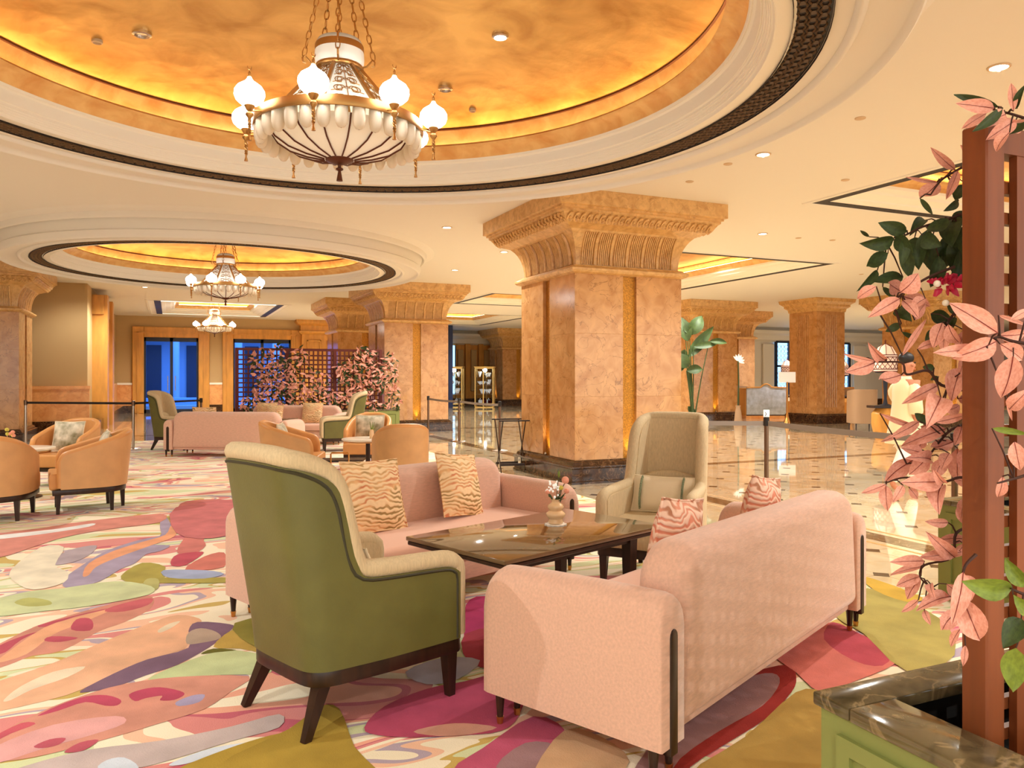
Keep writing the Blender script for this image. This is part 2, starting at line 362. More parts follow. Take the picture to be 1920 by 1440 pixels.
def strips(mk, segs, w=.125):
    for (x0, y0, x1, y1) in segs:
        L = math.hypot(x1 - x0, y1 - y0); n = max(1, round(L / 1.2)); a = math.atan2(y1 - y0, x1 - x0)
        me = MB().box(-L / n / 2 + .001, -w, -.01, L / n / 2 - .001, w, .0012).build('border_tile', M[mk], floor, smooth=False, loc=(x0 + (x1 - x0) * .5 / n, y0 + (y1 - y0) * .5 / n, 0), rot=(0, 0, a)).data
        for k in range(1, n):
            put('border_tile', me, floor, (x0 + (x1 - x0) * (k + .5) / n, y0 + (y1 - y0) * (k + .5) / n, 0), (0, 0, a))
strips('strip', [(5.85, 2.0, 5.85, 9.2), (5.85, 11.1, 5.85, 19.6), (6.9, 10.5, 20, 10.5), (6.9, 20.6, 15.2, 20.6), (-2, 21.2, 4.9, 21.2)])
strips('joint', [(5.62, 2.0, 5.62, 9.2), (6.08, 2.0, 6.08, 9.2)], .02)

# ------------------------------------------------------------------ ceiling with its openings
cm = MB()
def crect(x0, y0, x1, y1): cm.box(x0, y0, CEIL, x1, y1, CEIL + .25)
def ccircle(x0, y0, x1, y1, cx, cy, R, n=96):
    o = []; i_ = []
    for k in range(n):
        a = 2 * pi * k / n; c, s = cos(a), sin(a)
        t = min((x1 - cx) / c if c > 1e-6 else (x0 - cx) / c if c < -1e-6 else 1e9, (y1 - cy) / s if s > 1e-6 else (y0 - cy) / s if s < -1e-6 else 1e9)
        o.append((cx + t * c, cy + t * s, CEIL)); i_.append((cx + R * c, cy + R * s, CEIL))
    m = len(cm.v); cm.v += o + i_
    cm.f += [(m + k, m + n + k, m + n + (k + 1) % n, m + (k + 1) % n) for k in range(n)]
    for (ax, ay) in ((x0, y0), (x1, y0), (x1, y1), (x0, y1)):      # square corners
        a = math.atan2(ay - cy, ax - cx) % (2 * pi); k = int(a / (2 * pi) * n) % n; q = len(cm.v); cm.v.append((ax, ay, CEIL)); cm.f.append((m + k, m + (k + 1) % n, q))
def crectholes(x0, y0, x1, y1, holes):     # holes stacked along y, all between x0 and x1
    y = y0
    for (a, b, c, d) in sorted(holes, key=lambda q: q[1]):
        crect(x0, y, x1, b); crect(x0, b, a, d); crect(c, b, x1, d); y = d
    crect(x0, y, x1, y1)
RO = 3.72
XB0, XB1 = -3.4, 5.4
crect(-14, -9, XB0, 48)
crect(XB0, -9, XB1, 1.2); ccircle(XB0, 1.2, XB1, 9.8, C1[0], C1[1], RO); crect(XB0, 9.8, XB1, 11.7); ccircle(XB0, 11.7, XB1, 20.2, C2[0], C2[1], RO)
COFF_L = (-.66, 27.1, 3.66, 33.0)
crectholes(XB0, 20.2, XB1, 48, [COFF_L])
crect(XB1, -9, 7.6, 48)
COFF = [(8.24, 2.1, 13.86, 8.24), (9.0, 12.45, 13.1, 18.2), (8.55, 20.8, 13.3, 24.3), (8.6, 28.0, 13.4, 34.1)]
crectholes(7.6, -9, 14.4, 48, COFF)
crect(14.4, -9, 48, 48)
ceiling = cm.build('ceiling', M['ceil'], smooth=False); ceiling['kind'] = 'structure'

def ringband(cx, cy, prof, n=128):
    return MB().loft([[(cx + r * cos(2 * pi * k / n), cy + r * sin(2 * pi * k / n), z) for k in range(n)] for r, z in prof], cap=False)
def arc(r0, z0, r1, z1, k=5, bul=.3):      # small convex bead between two profile points
    out = []
    for i in range(k + 1):
        t = i / k; q = sin(pi * t) * bul * math.hypot(r1 - r0, z1 - z0)
        out.append((r0 + (r1 - r0) * t, z0 + (z1 - z0) * t - q))
    return out
def dome(idx, cx, cy):
    root = struct('trim_%d' % idx)
    up = CEIL - RING
    ringband(cx, cy, [(4.02, CEIL + .002), (3.98, CEIL - .02), (3.9, CEIL - .045)] + arc(3.87, CEIL - .05, 3.78, CEIL - .08, 7, .8) + [(3.78, CEIL - .10), (3.745, RING + .16), (3.73, RING + .09)] + arc(3.75, RING + .07, 3.67, RING, 7, .7) + [(3.66, RING + .008), (3.42, RING + .008)] + arc(3.43, RING + .006, 3.36, RING + .006, 6, .5) + [(3.36, RING + .012), (3.25, RING + .012)]).build('ring_moulding', M['ceil'], root, ang=50)
    ringband(cx, cy, [(3.255, RING - .004), (3.25, RING + .02), (3.04, RING + .02), (3.035, RING - .004)]).build('fretwork_band', M['dark_band'], root)
    fr = MB(); K = 210
    for k in range(K):
        a = 2 * pi * k / K
        for row, rr in enumerate((3.085, 3.145, 3.205)):
            aa = a + (pi / K if row == 1 else 0); c = Vector((cx + rr * cos(aa), cy + rr * sin(aa), RING + .012))
            u = Vector((cos(aa), sin(aa), 0)); v = Vector((-sin(aa), cos(aa), 0))
            fr.tube([c + u * .028 * cos(q * pi / 3) + v * .043 * sin(q * pi / 3) for q in range(6)], .0075, 3, loop=True)
    fr.build('fretwork_scrolls', M['band_relief'], root)['kind'] = 'stuff'
    p = [(3.06, RING + .0215), (3.03, RING + .012), (2.945, RING + .012)] + arc(2.94, RING + .01, 2.925, RING + .03, 4, .5)
    for k in range(4): p += [(2.92 - k * .012, RING + .035 + k * .016), (2.912 - k * .012, RING + .035 + k * .016)]
    p += [(2.875, RING + .10)] + arc(2.865, RING + .11, 2.845, RING + .135, 4, .5) + [(2.838, RING + .15), (2.832, RING + .19), (2.815, RING + .205)] + arc(2.81, RING + .205, 2.79, RING + .222, 4, .5)
    ringband(cx, cy, p).build('cream_cornice', M['cream'], root, ang=40)
    gz = 3.756
    ringband(cx, cy, [(2.79, gz - .004), (2.775, gz + .03), (2.74, gz + .06), (2.72, gz + .075), (2.68, gz + .085), (2.665, gz + .105), (2.68, gz + .125), (2.70, gz + .125), (2.72, gz + .10), (2.80, gz + .10), (2.80, gz + .16), (2.775, gz + .21), (2.745, gz + .26), (2.727, gz + .29)]).build('gold_cove', M['goldlip'], root, ang=60)
    ringband(cx, cy, [(2.73, gz + .285), (2.712, gz + .288), (2.712, gz + .300), (2.73, gz + .302)]).build('dark_line', M['line'], root)
    ringband(cx, cy, [(2.727, gz + .298), (2.60, gz + .36), (2.35, gz + .43), (2.0, gz + .48), (1.5, gz + .52), (1.0, gz + .54), (.5, gz + .55), (.02, gz + .552)]).build('gold_dome', M['gold'], root, ang=80)
    ringband(cx, cy, [(2.765 + .012 * cos(q * pi / 3), gz + .118 + .012 * sin(q * pi / 3)) for q in range(7)]).build('cove_strip', M['led'], root)
    return root
dome(1, *C1); dome(2, *C2)

def rectband(r, prof):
    x0, y0, x1, y1 = r
    return MB().loft([[(x0 + d, y0 + d, z), (x1 - d, y0 + d, z), (x1 - d, y1 - d, z), (x0 + d, y1 - d, z)] for d, z in prof], cap=False)
def coffer(idx, r, bars=None):
    root = struct('trim_%d' % idx); Z = CEIL
    rectband(r, [(-.10, Z + .001), (-.09, Z - .014), (-.02, Z - .014), (0, Z)]).build('outer_moulding', M['ceil'], root, smooth=False)
    if bars:
        rectband(r, [(0, Z), (.16, Z)]).build('cream_border', M['cream'], root, smooth=False)
        for x in (r[0] + .16, r[2] - .34): MB().box(x, r[1] + .1, Z - .01, x + .2, r[3] - .1, Z + .03).build('vent_slot', M['dark_band'], root, smooth=False)
        d0 = .36
    else:
        rectband(r, [(0, Z - .008), (.15, Z - .008), (.15, Z + .03)]).build('fretwork_band', M['dark_band'], root, smooth=False); d0 = .15
    rectband(r, [(d0, Z), (d0 + .04, Z + .004), (d0 + .12, Z + .03), (d0 + .13, Z + .05), (d0 + .30, Z + .09), (d0 + .32, Z + .12), (d0 + .42, Z + .15), (d0 + .44, Z + .19)]).build('cream_cornice', M['cream'], root, smooth=False)
    e = d0 + .44
    rectband(r, [(e, Z + .185), (e + .04, Z + .24), (e + .12, Z + .27), (e + .14, Z + .30), (e + .10, Z + .31), (e - .02, Z + .31), (e - .02, Z + .38), (e + .06, Z + .46)]).build('gold_cove', M['goldlip'], root, smooth=False)
    rectband(r, [(e + .05, Z + .455), (e + .07, Z + .455), (e + .07, Z + .47)]).build('dark_line', M['line'], root, smooth=False)
    x0, y0, x1, y1 = r
    MB().box(x0 + e + .05, y0 + e + .05, Z + .465, x1 - e - .05, y1 - e - .05, Z + .52).build('gold_panel', M['gold'], root, smooth=False)
    rectband(r, [(e + .01, Z + .315), (e + .035, Z + .315), (e + .035, Z + .335), (e + .01, Z + .335)]).build('cove_strip', M['led'], root, smooth=False)
for i, r in enumerate(COFF): coffer(3 + i, r)
coffer(7, COFF_L, True)

# ------------------------------------------------------------------ walls
def wallbox(name, x0, y0, z0, x1, y1, z1, m, parent=None):
    o = MB().box(x0, y0, z0, x1, y1, z1).build(name, M[m], parent, smooth=False)
    if not parent: o['kind'] = 'structure'
    return o
w1 = wallbox('wall_left', -14, -9, 0, -13.8, 23, CEIL, 'wall')
wr = wallbox('wall_left_return', -14, 23, 0, -2, 23.3, CEIL, 'wall')
wallbox('wainscot', -8, 22.94, .30, -1.95, 23, 1.16, 'wains', wr)
wallbox('chair_rail', -8, 22.90, 1.14, -1.92, 23, 1.22, 'wains', wr)
wallbox('plinth', -8, 22.9, 0, -1.92, 23, .31, 'basemarble', wr)
ws = wallbox('wall_side', -2.3, 23.3, 0, -2, 34.6, CEIL, 'wall')
wallbox('plinth', -2, 23.0, 0, -1.72, 24.3, .308, 'basemarble', ws)
wallbox('plinth', -2, 26.2, 0, -1.72, 34.3, .31, 'basemarble', ws)
wallbox('pilaster', -2, 24.31, 0, -1.62, 24.9, 3.74, 'wood', ws)
wallbox('pilaster', -2, 26.4, 0, -1.62, 27.0, 3.74, 'wood', ws)
wallbox('head_beam', -2, 24.24, 3.2, -1.7, 26.96, 3.72, 'wood', ws)
wallbox('side_door_leaf', -1.98, 24.9, 0, -1.9, 26.4, 3.2, 'wains', ws)
wallbox('wainscot', -2, 27.0, .31, -1.94, 34.3, 1.2, 'wains', ws)
# far wall with two glazed doors
YF = 34.3
d1 = (onY(270, YF), onY(372, YF)); d2 = (onY(437, YF), onY(545, YF)); DT = EYE + (HZ - 633) * 31.9 / FPX
DT = 3.05
wf = MB()
for a, b in ((-2.3, d1[0]), (d1[1], d2[0]), (d2[1], 8.0)): wf.box(a, YF, 0, b, YF + .3, CEIL)
for a, b in (d1, d2): wf.box(a, YF, DT, b, YF + .3, CEIL)
wf = wf.build('wall_far', M['wall'], smooth=False); wf['kind'] = 'structure'
fw = .42
for a, b in ((-1.94, d1[0] - fw), (d1[1] + fw, d2[0] - fw)):
    wallbox('wainscot', a, YF - .06, .31, b, YF, 1.16, 'wains', wf); wallbox('chair_rail', a, YF - .09, 1.14, b, YF, 1.22, 'cream', wf); wallbox('plinth', a, YF - .08, 0, b, YF, .31, 'basemarble', wf)
def glassdoor(n, a, b):
    r = struct('door_%d' % n)
    for x0, x1, z0, z1 in ((a - fw, a, 0, DT + fw), (b, b + fw, 0, DT + fw), (a, b, DT, DT + fw)):
        MB().rbox(x0, YF - .14, z0, x1, YF, z1, .02, 1).build('architrave', M['wood'], r, smooth=False)
    for x0, x1 in ((a - fw * .62, a - fw * .45), (b + fw * .45, b + fw * .62)):
        MB().box(x0, YF - .17, 0, x1, YF - .13, DT + fw * .5).build('architrave_bead', M['wood'], r, smooth=False)
    MB().box(a - fw * .6, YF - .17, DT + fw * .4, b + fw * .6, YF - .13, DT + fw * .55).build('architrave_bead', M['wood'], r, smooth=False)
    mid = (a + b) / 2; t = .07
    for x0, x1, z0, z1 in ((a, a + t, 0, DT), (b - t, b, 0, DT), (mid - t * .8, mid + t * .8, 0, DT), (a, b, DT - .16, DT), (a, b, 0, .14)):
        MB().box(x0, YF + .02, z0, x1, YF + .12, z1).build('door_frame', M['frame'], r, smooth=False)
    for x0, x1 in ((a + t, mid - t * .8), (mid + t * .8, b - t)):
        MB().box(x0, YF + .06, .14, x1, YF + .075, DT - .16).build('glass_pane', M['glass'], r, smooth=False)
    for s in (-1, 1): MB().tube([(mid + s * .14, YF - .02, .9), (mid + s * .14, YF - .02, 1.5)], .018, 8).build('handle', M['chrome'], r)
glassdoor(1, *d1); glassdoor(2, *d2)
# terrace outside the doors, blue dusk light from stone tint and added lamp
ex = struct('wall_terrace')
MB().box(-4, 44, -.1, 12, 44.3, 3.84).build('facade', M['extblue'], ex, smooth=False)
MB().box(-4, YF + .3, -.1, 12, 44, -.02).build('paving', M['extblue'], ex, smooth=False)
MB().box(-4, YF + .3, 3.84, 12, 44.3, 3.89).build('canopy', M['extdark'], ex, smooth=False)  # unseen roof added to keep the world light off the terrace
for s in (-4.2, 12): MB().box(s, YF + .3, -.1, s + .2, 44.3, 5.2).build('facade_side', M['extdark'], ex, smooth=False)  # unseen sides added to close the terrace off from the world light
for k, x in enumerate((-1.6, .2, 1.9, 3.1, 4.8, 6.6)):
    MB().lathe([(.3, 0), (.3, .3), (.2, .4), (.18, 3.3), (.3, 3.5), (.3, 3.84)], 16).build('terrace_column', M['extblue'], ex, loc=(x, 40 + (k % 2), 0))
for k, x in enumerate((-.8, 1.1, 2.5, 4.0, 5.6)):
    MB().box(x - .35, 43.9, .2, x + .35, 44.02, 3.1).build('terrace_opening', M['extdark'], ex, smooth=False)
for z, y in ((.16, 38.2), (.32, 38.6), (.48, 39.0)):
    MB().box(-3, y, 0, 9, y + .45, z).build('step', M['extblue'], ex, smooth=False)
def barea(loc, e, sx, sy, col, rot):
    d = bpy.data.lights.new('sky_light', 'AREA'); d.shape = 'RECTANGLE'; d.size = sx; d.size_y = sy; d.energy = e; d.color = col
    o = bpy.data.objects.new('sky_light', d); COL.objects.link(o); o.location = loc; o.rotation_euler = rot
barea((3.5, 38.5, 3.8), 1500, 11, 6, (.30, .58, 1), (0, 0, 0))  # added blue area lamp under the roof, standing in for dusk sky
# panelled timber bay on the far wall
pb = struct('wall_panelled_bay'); X0, X1 = onY(545, YF) + .42, 7.9
MB().box(X0, YF - .35, 0, X1, YF, 3.3).build('backing', M['wood'], pb, smooth=False)
MB().loft([[(X0 - o, YF - .35 - o, z), (X1 + o, YF - .35 - o, z), (X1 + o, YF, z), (X0 - o, YF, z)] for o, z in ((.02, 3.28), (.12, 3.36), (.14, 3.42), (.05, 3.44), (.06, 3.66), (.2, 3.74), (.26, 3.82), (.26, 3.9))]).build('cornice', M['wood'], pb, smooth=False)
n = 3
for k in range(n):
    a = X0 + .2 + k * (X1 - X0 - .2) / n; b = a + (X1 - X0) / n - .3
    for x0, x1, z0, z1 in ((a, a + .08, .5, 3.05), (b - .08, b, .5, 3.05), (a, b, 2.97, 3.05), (a, b, .5, .58)):
        MB().rbox(x0, YF - .40, z0, x1, YF - .34, z1, .015, 1).build('panel_moulding', M['wood'], pb, smooth=False)
# walls closing the distance
wb = wallbox('wall_back', 8, 38.5, 0, 18, 38.8, CEIL, 'wood'); wallbox('wall_back_return', 8, 34.3, 0, 8.2, 38.5, CEIL, 'wall')
for x in (12.9, 13.6, 14.35, 15.1, 15.9, 16.7):
    wallbox('pilaster', x - .13, 38.3, .3, x + .13, 38.5, 3.2, 'wood', wb)
    MB().rbox(x + .22, 38.40, .7, x + .55, 38.5, 2.9, .03, 2).build('wall_panel', M['wall'], wb, smooth=False)
wallbox('plinth', 8, 38.2, 0, 18, 38.5, .32, 'basemarble', wb)
MB().loft([[(8, 38.5 - o, z), (18, 38.5 - o, z), (18, 38.5, z), (8, 38.5, z)] for o, z in ((.02, 3.15), (.2, 3.22), (.25, 3.45), (.45, 3.6), (.5, 3.72), (.1, 3.74), (.1, 3.9))]).build('cornice', M['whitecol'], wb, smooth=False)
xw = onY(849, 38.2)
w3 = struct('window_1'); MB().box(xw - .35, 38.22, .6, xw + .12, 38.3, 3.1).build('pane', M['blueglow'], w3, smooth=False); MB().box(xw + .12, 38.2, .6, xw + .18, 38.34, 3.1).build('window_frame', M['frame'], w3, smooth=False)
YR = 30.0
wq = wallbox('wall_right_rear', 18, YR, 0, 48, YR + .3, CEIL, 'whitecol')
wallbox('plinth', 18, YR - .1, 0, 48, YR, .3, 'basemarble', wq)
MB().loft([[(18, YR - o, z), (48, YR - o, z), (48, YR, z), (18, YR, z)] for o, z in ((.05, 3.2), (.2, 3.3), (.25, 3.5), (.4, 3.6), (.45, 3.75), (.1, 3.8), (.1, 3.9))]).build('cornice', M['whitecol'], wq, smooth=False)
def lattwin(n, pa, pb_, z1=3.2):
    a, b = onY(pa, YR), onY(pb_, YR); r = struct('window_%d' % n)
    MB().box(a, YR - .06, .5, b, YR - .02, z1).build('pane', M['blueglow'], r, smooth=False)
    nx = 2; W_ = (b - a) / nx
    for k in range(nx + 1): MB().box(a + k * W_ - .06, YR - .16, .5, a + k * W_ + .06, YR - .06, z1).build('mullion', M['frame'], r, smooth=False)
    for z in (.5, 2.0, z1): MB().box(a, YR - .16, z - .05, b, YR - .06, z + .05).build('transom', M['frame'], r, smooth=False)
    lt = MB(); s = .22
    for k in range(nx):
        x = a + k * W_ + .12; 
        while x < a + (k + 1) * W_ - .2:
            z = .65
            while z < z1 - .2:
                if abs(z + s / 2 - 2.0) > .14:
                    c = Vector((x + s / 2, YR - .09, z + s / 2)); lt.tube([c + Vector((cos(q * pi / 3) * s * .47, 0, sin(q * pi / 3) * s * .47)) for q in range(6)], .016, 4, loop=True)
                z += s
            x += s
    lt.build('pierced_screen', M['lattice'], r)['kind'] = 'stuff'
lattwin(2, 1452, 1500); lattwin(3, 1566, 1589)
for pa, pb_ in ((1428, 1449), (1598, 1622)):
    a, b = onY(pa, YR), onY(pb_, YR); MB().rbox(a, YR - .12, .35, b, YR, 3.1, .03, 2).build('pilaster', M['whitecol'], wq, smooth=False)
w9 = wallbox('wall_right', 48, -9, 0, 48.3, 48, CEIL, 'wall')

# ------------------------------------------------------------------ columns
def sq(h, z): return [(-h, -h, z), (h, -h, z), (h, h, z), (-h, h, z)]
def make_column():
    r = thing('marble_column', 'x', 'column', (0, 0, 0))
    MB().loft([sq(*q) for q in ((.975, 0), (.975, .03), (.96, .04), (.96, .20), (.975, .215), (.975, .235), (.935, .25), (.925, .285), (.90, .30), (.89, .312), (.80, .312))]).build('plinth', M['basemarble'], r, smooth=False)
    MB().loft([sq(.825, .31), sq(.825, 2.9)]).build('mosaic_core', M['mosaic'], r, smooth=False)
    zs = (.312, 1.18, 2.05, 2.87)
    me = {}
    for k in range(3):
        for q in range(4):
            if k not in me: me[k] = MB().rbox(.11, .11, zs[k] + .0004, .875, .875, zs[k + 1] - .0004, .0015, 1).build('marble_slab', M['column'], r, smooth=False, rot=(0, 0, 0)).data
            else: put('marble_slab', me[k], r, None, (0, 0, q * pi / 2))
    MB().loft([sq(*q) for q in ((.86, 2.862), (.89, 2.87), (.93, 2.885), (.955, 2.91), (.955, 2.935), (.93, 2.95), (.90, 2.965), (.88, 2.985), (.84, 2.985))]).build('neck_moulding', M['capital'], r, smooth=False)
    def off(z):
        t = (z - 2.98) / .52; return .84 + .30 * (1 - sqrt(max(0, 1 - t ** 2.1))) if t < 1 else 1.14
    prof = [(off(z), z) for z in [2.98 + .52 * i / 10 for i in range(11)]] + [(1.16, 3.505), (1.235, 3.60), (1.24, 3.61), (1.27, 3.63), (1.27, 3.67)]
    MB().loft([sq(*q) for q in prof]).build('bell', M['capital'], r, smooth=False)
    pm = MB(); zz = [3.0 + .42 * i / 8 for i in range(9)]
    for k in range(6):
        x = -.075 + k * .03
        pm.tube([(x, -(off(z) + .010), z) for z in zz], .0115, 4, up=(0, -1, 0))
    pm.tube([(.115, -(off(z) + .016), z) for z in zz], [.024] * 8 + [.012], 5, up=(0, -1, 0))
    pme = None
    for q in range(4):
        for k in range(6):
            x = -.68 + k * .255; a = q * pi / 2; loc = (x * cos(a), x * sin(a), 0)
            if pme is None: pme = pm.build('fluted_leaf', M['capital'], r, loc=loc, rot=(0, 0, a)).data
            else: put('fluted_leaf', pme, r, loc, (0, 0, a))
    sm = MB().tube([(.036 * cos(t * pi / 5 + 1.0), -1.205 - .05 * sin(t * pi / 5 + 1.0), 3.550 + .046 * sin(t * pi / 5 + 1.0)) for t in range(9)], .016, 5)
    sm.sphere((0, -1.205, 3.545), .022, 6, 4)
    sme = None
    for q in range(4):
        for k in range(24):
            x = -1.12 + k * .0974; a = q * pi / 2; loc = (x * cos(a), x * sin(a), 0)
            if sme is None: sme = sm.build('scroll', M['capital'], r, loc=loc, rot=(0, 0, a)).data
            else: put('scroll', sme, r, loc, (0, 0, a))
    MB().loft([sq(*q) for q in ((1.26, 3.655), (1.30, 3.665), (1.30, 3.69), (1.34, 3.70), (1.34, 3.90), (1.2, 3.90))]).build('abacus', M['capital'], r, smooth=False)
    up = MB().sphere((0, -.885, .335), .022, 8, 5).build('uplight', M['chrome'], r)
    for q in range(1, 4): put('uplight', up.data, r, (0, 0, 0), (0, 0, q * pi / 2))
    return r
col0 = make_column()
CL = ['large golden marble column in the middle behind the beige armchair', 'golden marble column just behind the flowering trellis screen', 'golden marble column partly hidden left of the trellis column', 'golden marble column behind the tall broad-leaved plant', 'golden marble column peeping out right of the plant column', 'golden marble column behind the walking person and pink leaves', 'small distant golden marble column beside the glass display cabinet', 'golden marble column cut off by the left edge']
for i, (x, y) in enumerate(COLS):
    if i == 0: col0.location = (x, y, 0); col0['label'] = CL[0]; col0['group'] = 'square golden marble columns'
    else: copy_tree(col0, None, (x, y, 0), 0, CL[i], 'square golden marble columns')
def uplamp(x, y, e, rz):
    d = bpy.data.lights.new('uplight_lamp', 'SPOT'); d.energy = e; d.color = (1, .74, .36); d.spot_size = rad(70); d.spot_blend = .8; d.shadow_soft_size = .03
    o = bpy.data.objects.new('uplight_lamp', d); COL.objects.link(o); o.location = (x, y, .37); o.rotation_euler = (pi, 0, 0)
for i, (x, y) in enumerate(COLS[:7]):
    for dx, dy in ((-.87, 0), (0, -.87)): uplamp(x + dx, y + dy, 14, 0)
# fluted pillar by the reception
fp = thing('fluted_pillar', 'square pillar with vertical flutes beside the reception sign', 'pillar', (18.9, 18.7, 0))
MB().loft([sq(*q) for q in ((.70, 0), (.70, .05), (.68, .06), (.68, .24), (.64, .30), (.5, .30))]).build('plinth', M['basemarble'], fp, smooth=False)
MB().loft([sq(.58, .3), sq(.58, 3.6)]).build('shaft', M['column'], fp, smooth=False)
fl = MB().tube([(0, -.585, .5), (0, -.585, 3.4)], .022, 6)
fm = None
for q in range(4):
    for k in range(6):
        x = -.22 + k * .088; a = q * pi / 2; loc = (x * cos(a), x * sin(a), 0)
        if fm is None: fm = fl.build('reed', M['column'], fp, loc=loc, rot=(0, 0, a)).data
        else: put('reed', fm, fp, loc, (0, 0, a))
MB().loft([sq(*q) for q in ((.6, 3.5), (.62, 3.6), (.70, 3.66), (.70, 3.72), (.80, 3.80), (.82, 3.9), (.6, 3.9))]).build('cornice', M['capital'], fp, smooth=False)

# ------------------------------------------------------------------ ceiling fittings
def fitting(px, py, z, lit, d, label, n=0):
    p = at(px, py, z); kind = 'ceiling_downlight' if lit else 'ceiling_sensor'
    r = thing(kind, label, 'downlight' if lit else 'sensor', (p.x, p.y, z), 0, 'round recessed ceiling downlights' if lit else 'small round ceiling fittings')
    MB().lathe([(d, .003), (d, -.008), (d * .8, -.012), (d * .78, .003)], 20, cap=False).build('trim_ring', M['grey'] if n == 0 else M['chrome'], r)
    if lit: MB().lathe([(d * .79, -.004), (d * .3, -.003), (.001, -.003)], 20, cap=False).build('lens', M['lamp'], r)
    else: MB().lathe([(d * .8, -.011), (.001, -.014)], 12, cap=False).build('cover', M['grey'], r)
for px, py, lab in ((1873, 125, 'round lit downlight in beige ceiling at the upper right'), (1431, 289, 'round lit downlight in beige ceiling right of the big dome'), (1430, 438, 'small lit downlight in ceiling right of the middle column'), (838, 426, 'small lit downlight in ceiling left of the middle column'), (853, 506, 'tiny lit downlight above the second column'), (272, 538, 'small lit downlight below the rim of the farther dome'), (1520, 574, 'tiny lit downlight behind the fluted pillar'), (945, 472, 'small lit downlight tucked by the middle capital')):
    fitting(px, py, CEIL, True, .085, lab)
for px, py, lab in ((1613, 221, 'small beige ceiling disc left of the pink leaves'), (1365, 307, 'small beige disc in ceiling between two downlights'), (1293, 340, 'small beige disc in ceiling above the middle capital'), (1585, 337, 'small beige disc near the corner of the near coffer'), (1497, 446, 'small dark ceiling disc right of the downlight'), (1561, 450, 'small brown ceiling disc farther right of the downlight'), (1615, 514, 'small dark ceiling disc above the far pillar')):
    fitting(px, py, CEIL, False, .05, lab)
def dome_z(rr):
    DP = [(0, .552), (.5, .55), (1.0, .54), (1.5, .52), (2.0, .48), (2.35, .43), (2.6, .36), (2.73, .30)]
    for (ra, za), (rb_, zb_) in zip(DP, DP[1:]):
        if ra <= rr <= rb_: return 3.756 + za + (zb_ - za) * (rr - ra) / (rb_ - ra) - .006
    return 4.06
def domefit(px, py, lit, d, lab):
    z = 4.28
    for _ in range(12): p = at(px, py, z); z = .5 * z + .5 * dome_z(math.hypot(p.x - C1[0], p.y - C1[1]))
    r = thing('dome_downlight' if lit else 'dome_sensor', lab, 'downlight' if lit else 'sensor', (p.x, p.y, 0), 0, 'fittings set in the near gold dome')
    MB().lathe([(d, z + .02), (d, z - .01), (d * .75, z - .016), (d * .73, z + .02)], 24, cap=False).build('trim_ring', M['chrome'] if lit else M['grey'], r)
    MB().lathe([(d * .75, z - .002), (.001, z)], 24, cap=False).build('lens' if lit else 'cover', M['lamp'] if lit == 2 else (M['chrome'] if lit else M['grey']), r)
domefit(266, 64, 1, .075, 'chrome recessed lamp in gold dome, left of the chandelier'); domefit(938, 68, 2, .07, 'lit round lamp in gold dome, right of the chandelier'); domefit(835, 167, 1, .07, 'chrome recessed lamp in gold dome just right of the globes')
domefit(182, 78, 0, .042, 'small round cover at the left of the gold dome'); domefit(886, 207, 0, .035, 'small round cover right of the chandelier near gold rim')
# ------------------------------------------------------------------ seating: curved shells shared by wing chairs and tub chairs
def full_path(keys, n=3):
    h = smooth_open([Vector(k) for k in keys], n)          # rear centre -> front, on +x
    return [Vector((-p.x, p.y, p.z)) for p in h[::-1][:-1]] + h
def path_norm(P):
    N = []
    for i in range(len(P)):
        d = P[min(i + 1, len(P) - 1)] - P[max(i - 1, 0)]; d = Vector((d.x, d.y, 0)); d = d.normalized() if d.length > 1e-6 else Vector((1, 0, 0))
        N.append(Vector((d.y, -d.x, 0)))
    return N
def shell_wall(P, o0, o1, z0, leanf, nz=7, dtop=0.0):
    N = path_norm(P); rings = []
    for p, nn in zip(P, N):
        out = []; top = p.z + dtop
        for k in range(nz + 1):
            z = z0 + (top - z0) * k / nz; q = Vector((p.x, p.y, 0)) - nn * o0; out.append((q.x, q.y - leanf(p, z), z))
        for k in range(nz, -1, -1):
            z = z0 + (top - z0) * k / nz; q = Vector((p.x, p.y, 0)) - nn * o1; out.append((q.x, q.y - leanf(p, z), z))
        rings.append(out)
    return MB().loft(rings)
def roll_edge(P, off, r, z0, leanf, k=8):
    N = path_norm(P); pts = []
    for i, (p, nn) in enumerate(zip(P, N)):
        q = Vector((p.x, p.y, 0)) - nn * off; pts.append(Vector((q.x, q.y - leanf(p, p.z), p.z)))
    a, b = pts[0], pts[-1]
    pre = [Vector((a.x, a.y + .006, z)) for z in [z0 + (a.z - .03 - z0) * t / 4 for t in range(5)]]
    post = [Vector((b.x, b.y + .006, z)) for z in [z0 + (b.z - .03 - z0) * t / 4 for t in range(4, -1, -1)]]
    return MB().tube(pre + pts + post, r, k)
def leg(r, x0, y0, z0, x1, y1, a, b, m='dwood', name='leg', k=4):
    return MB().tube([(x0, y0, z0), (x1, y1, 0)], [a, b], k).build(name, M[m], r, smooth=k > 4)
WK = [(0, -.36, 1.14), (.14, -.358, 1.138), (.22, -.345, 1.13), (.268, -.30, 1.11), (.286, -.25, 1.07), (.294, -.21, 1.01), (.298, -.185, .93), (.300, -.17, .85), (.302, -.158, .77), (.305, -.142, .70), (.310, -.11, .652), (.325, 0, .640), (.34, .2, .632), (.347, .31, .622), (.35, .36, .595)]
def wing_lean(p, z): return .17 * max(0, z - .3) * (1 - .72 * sstep(-.36, -.22, p.y)) * (1 - sstep(-.16, .0, p.y)) if z > .3 else 0
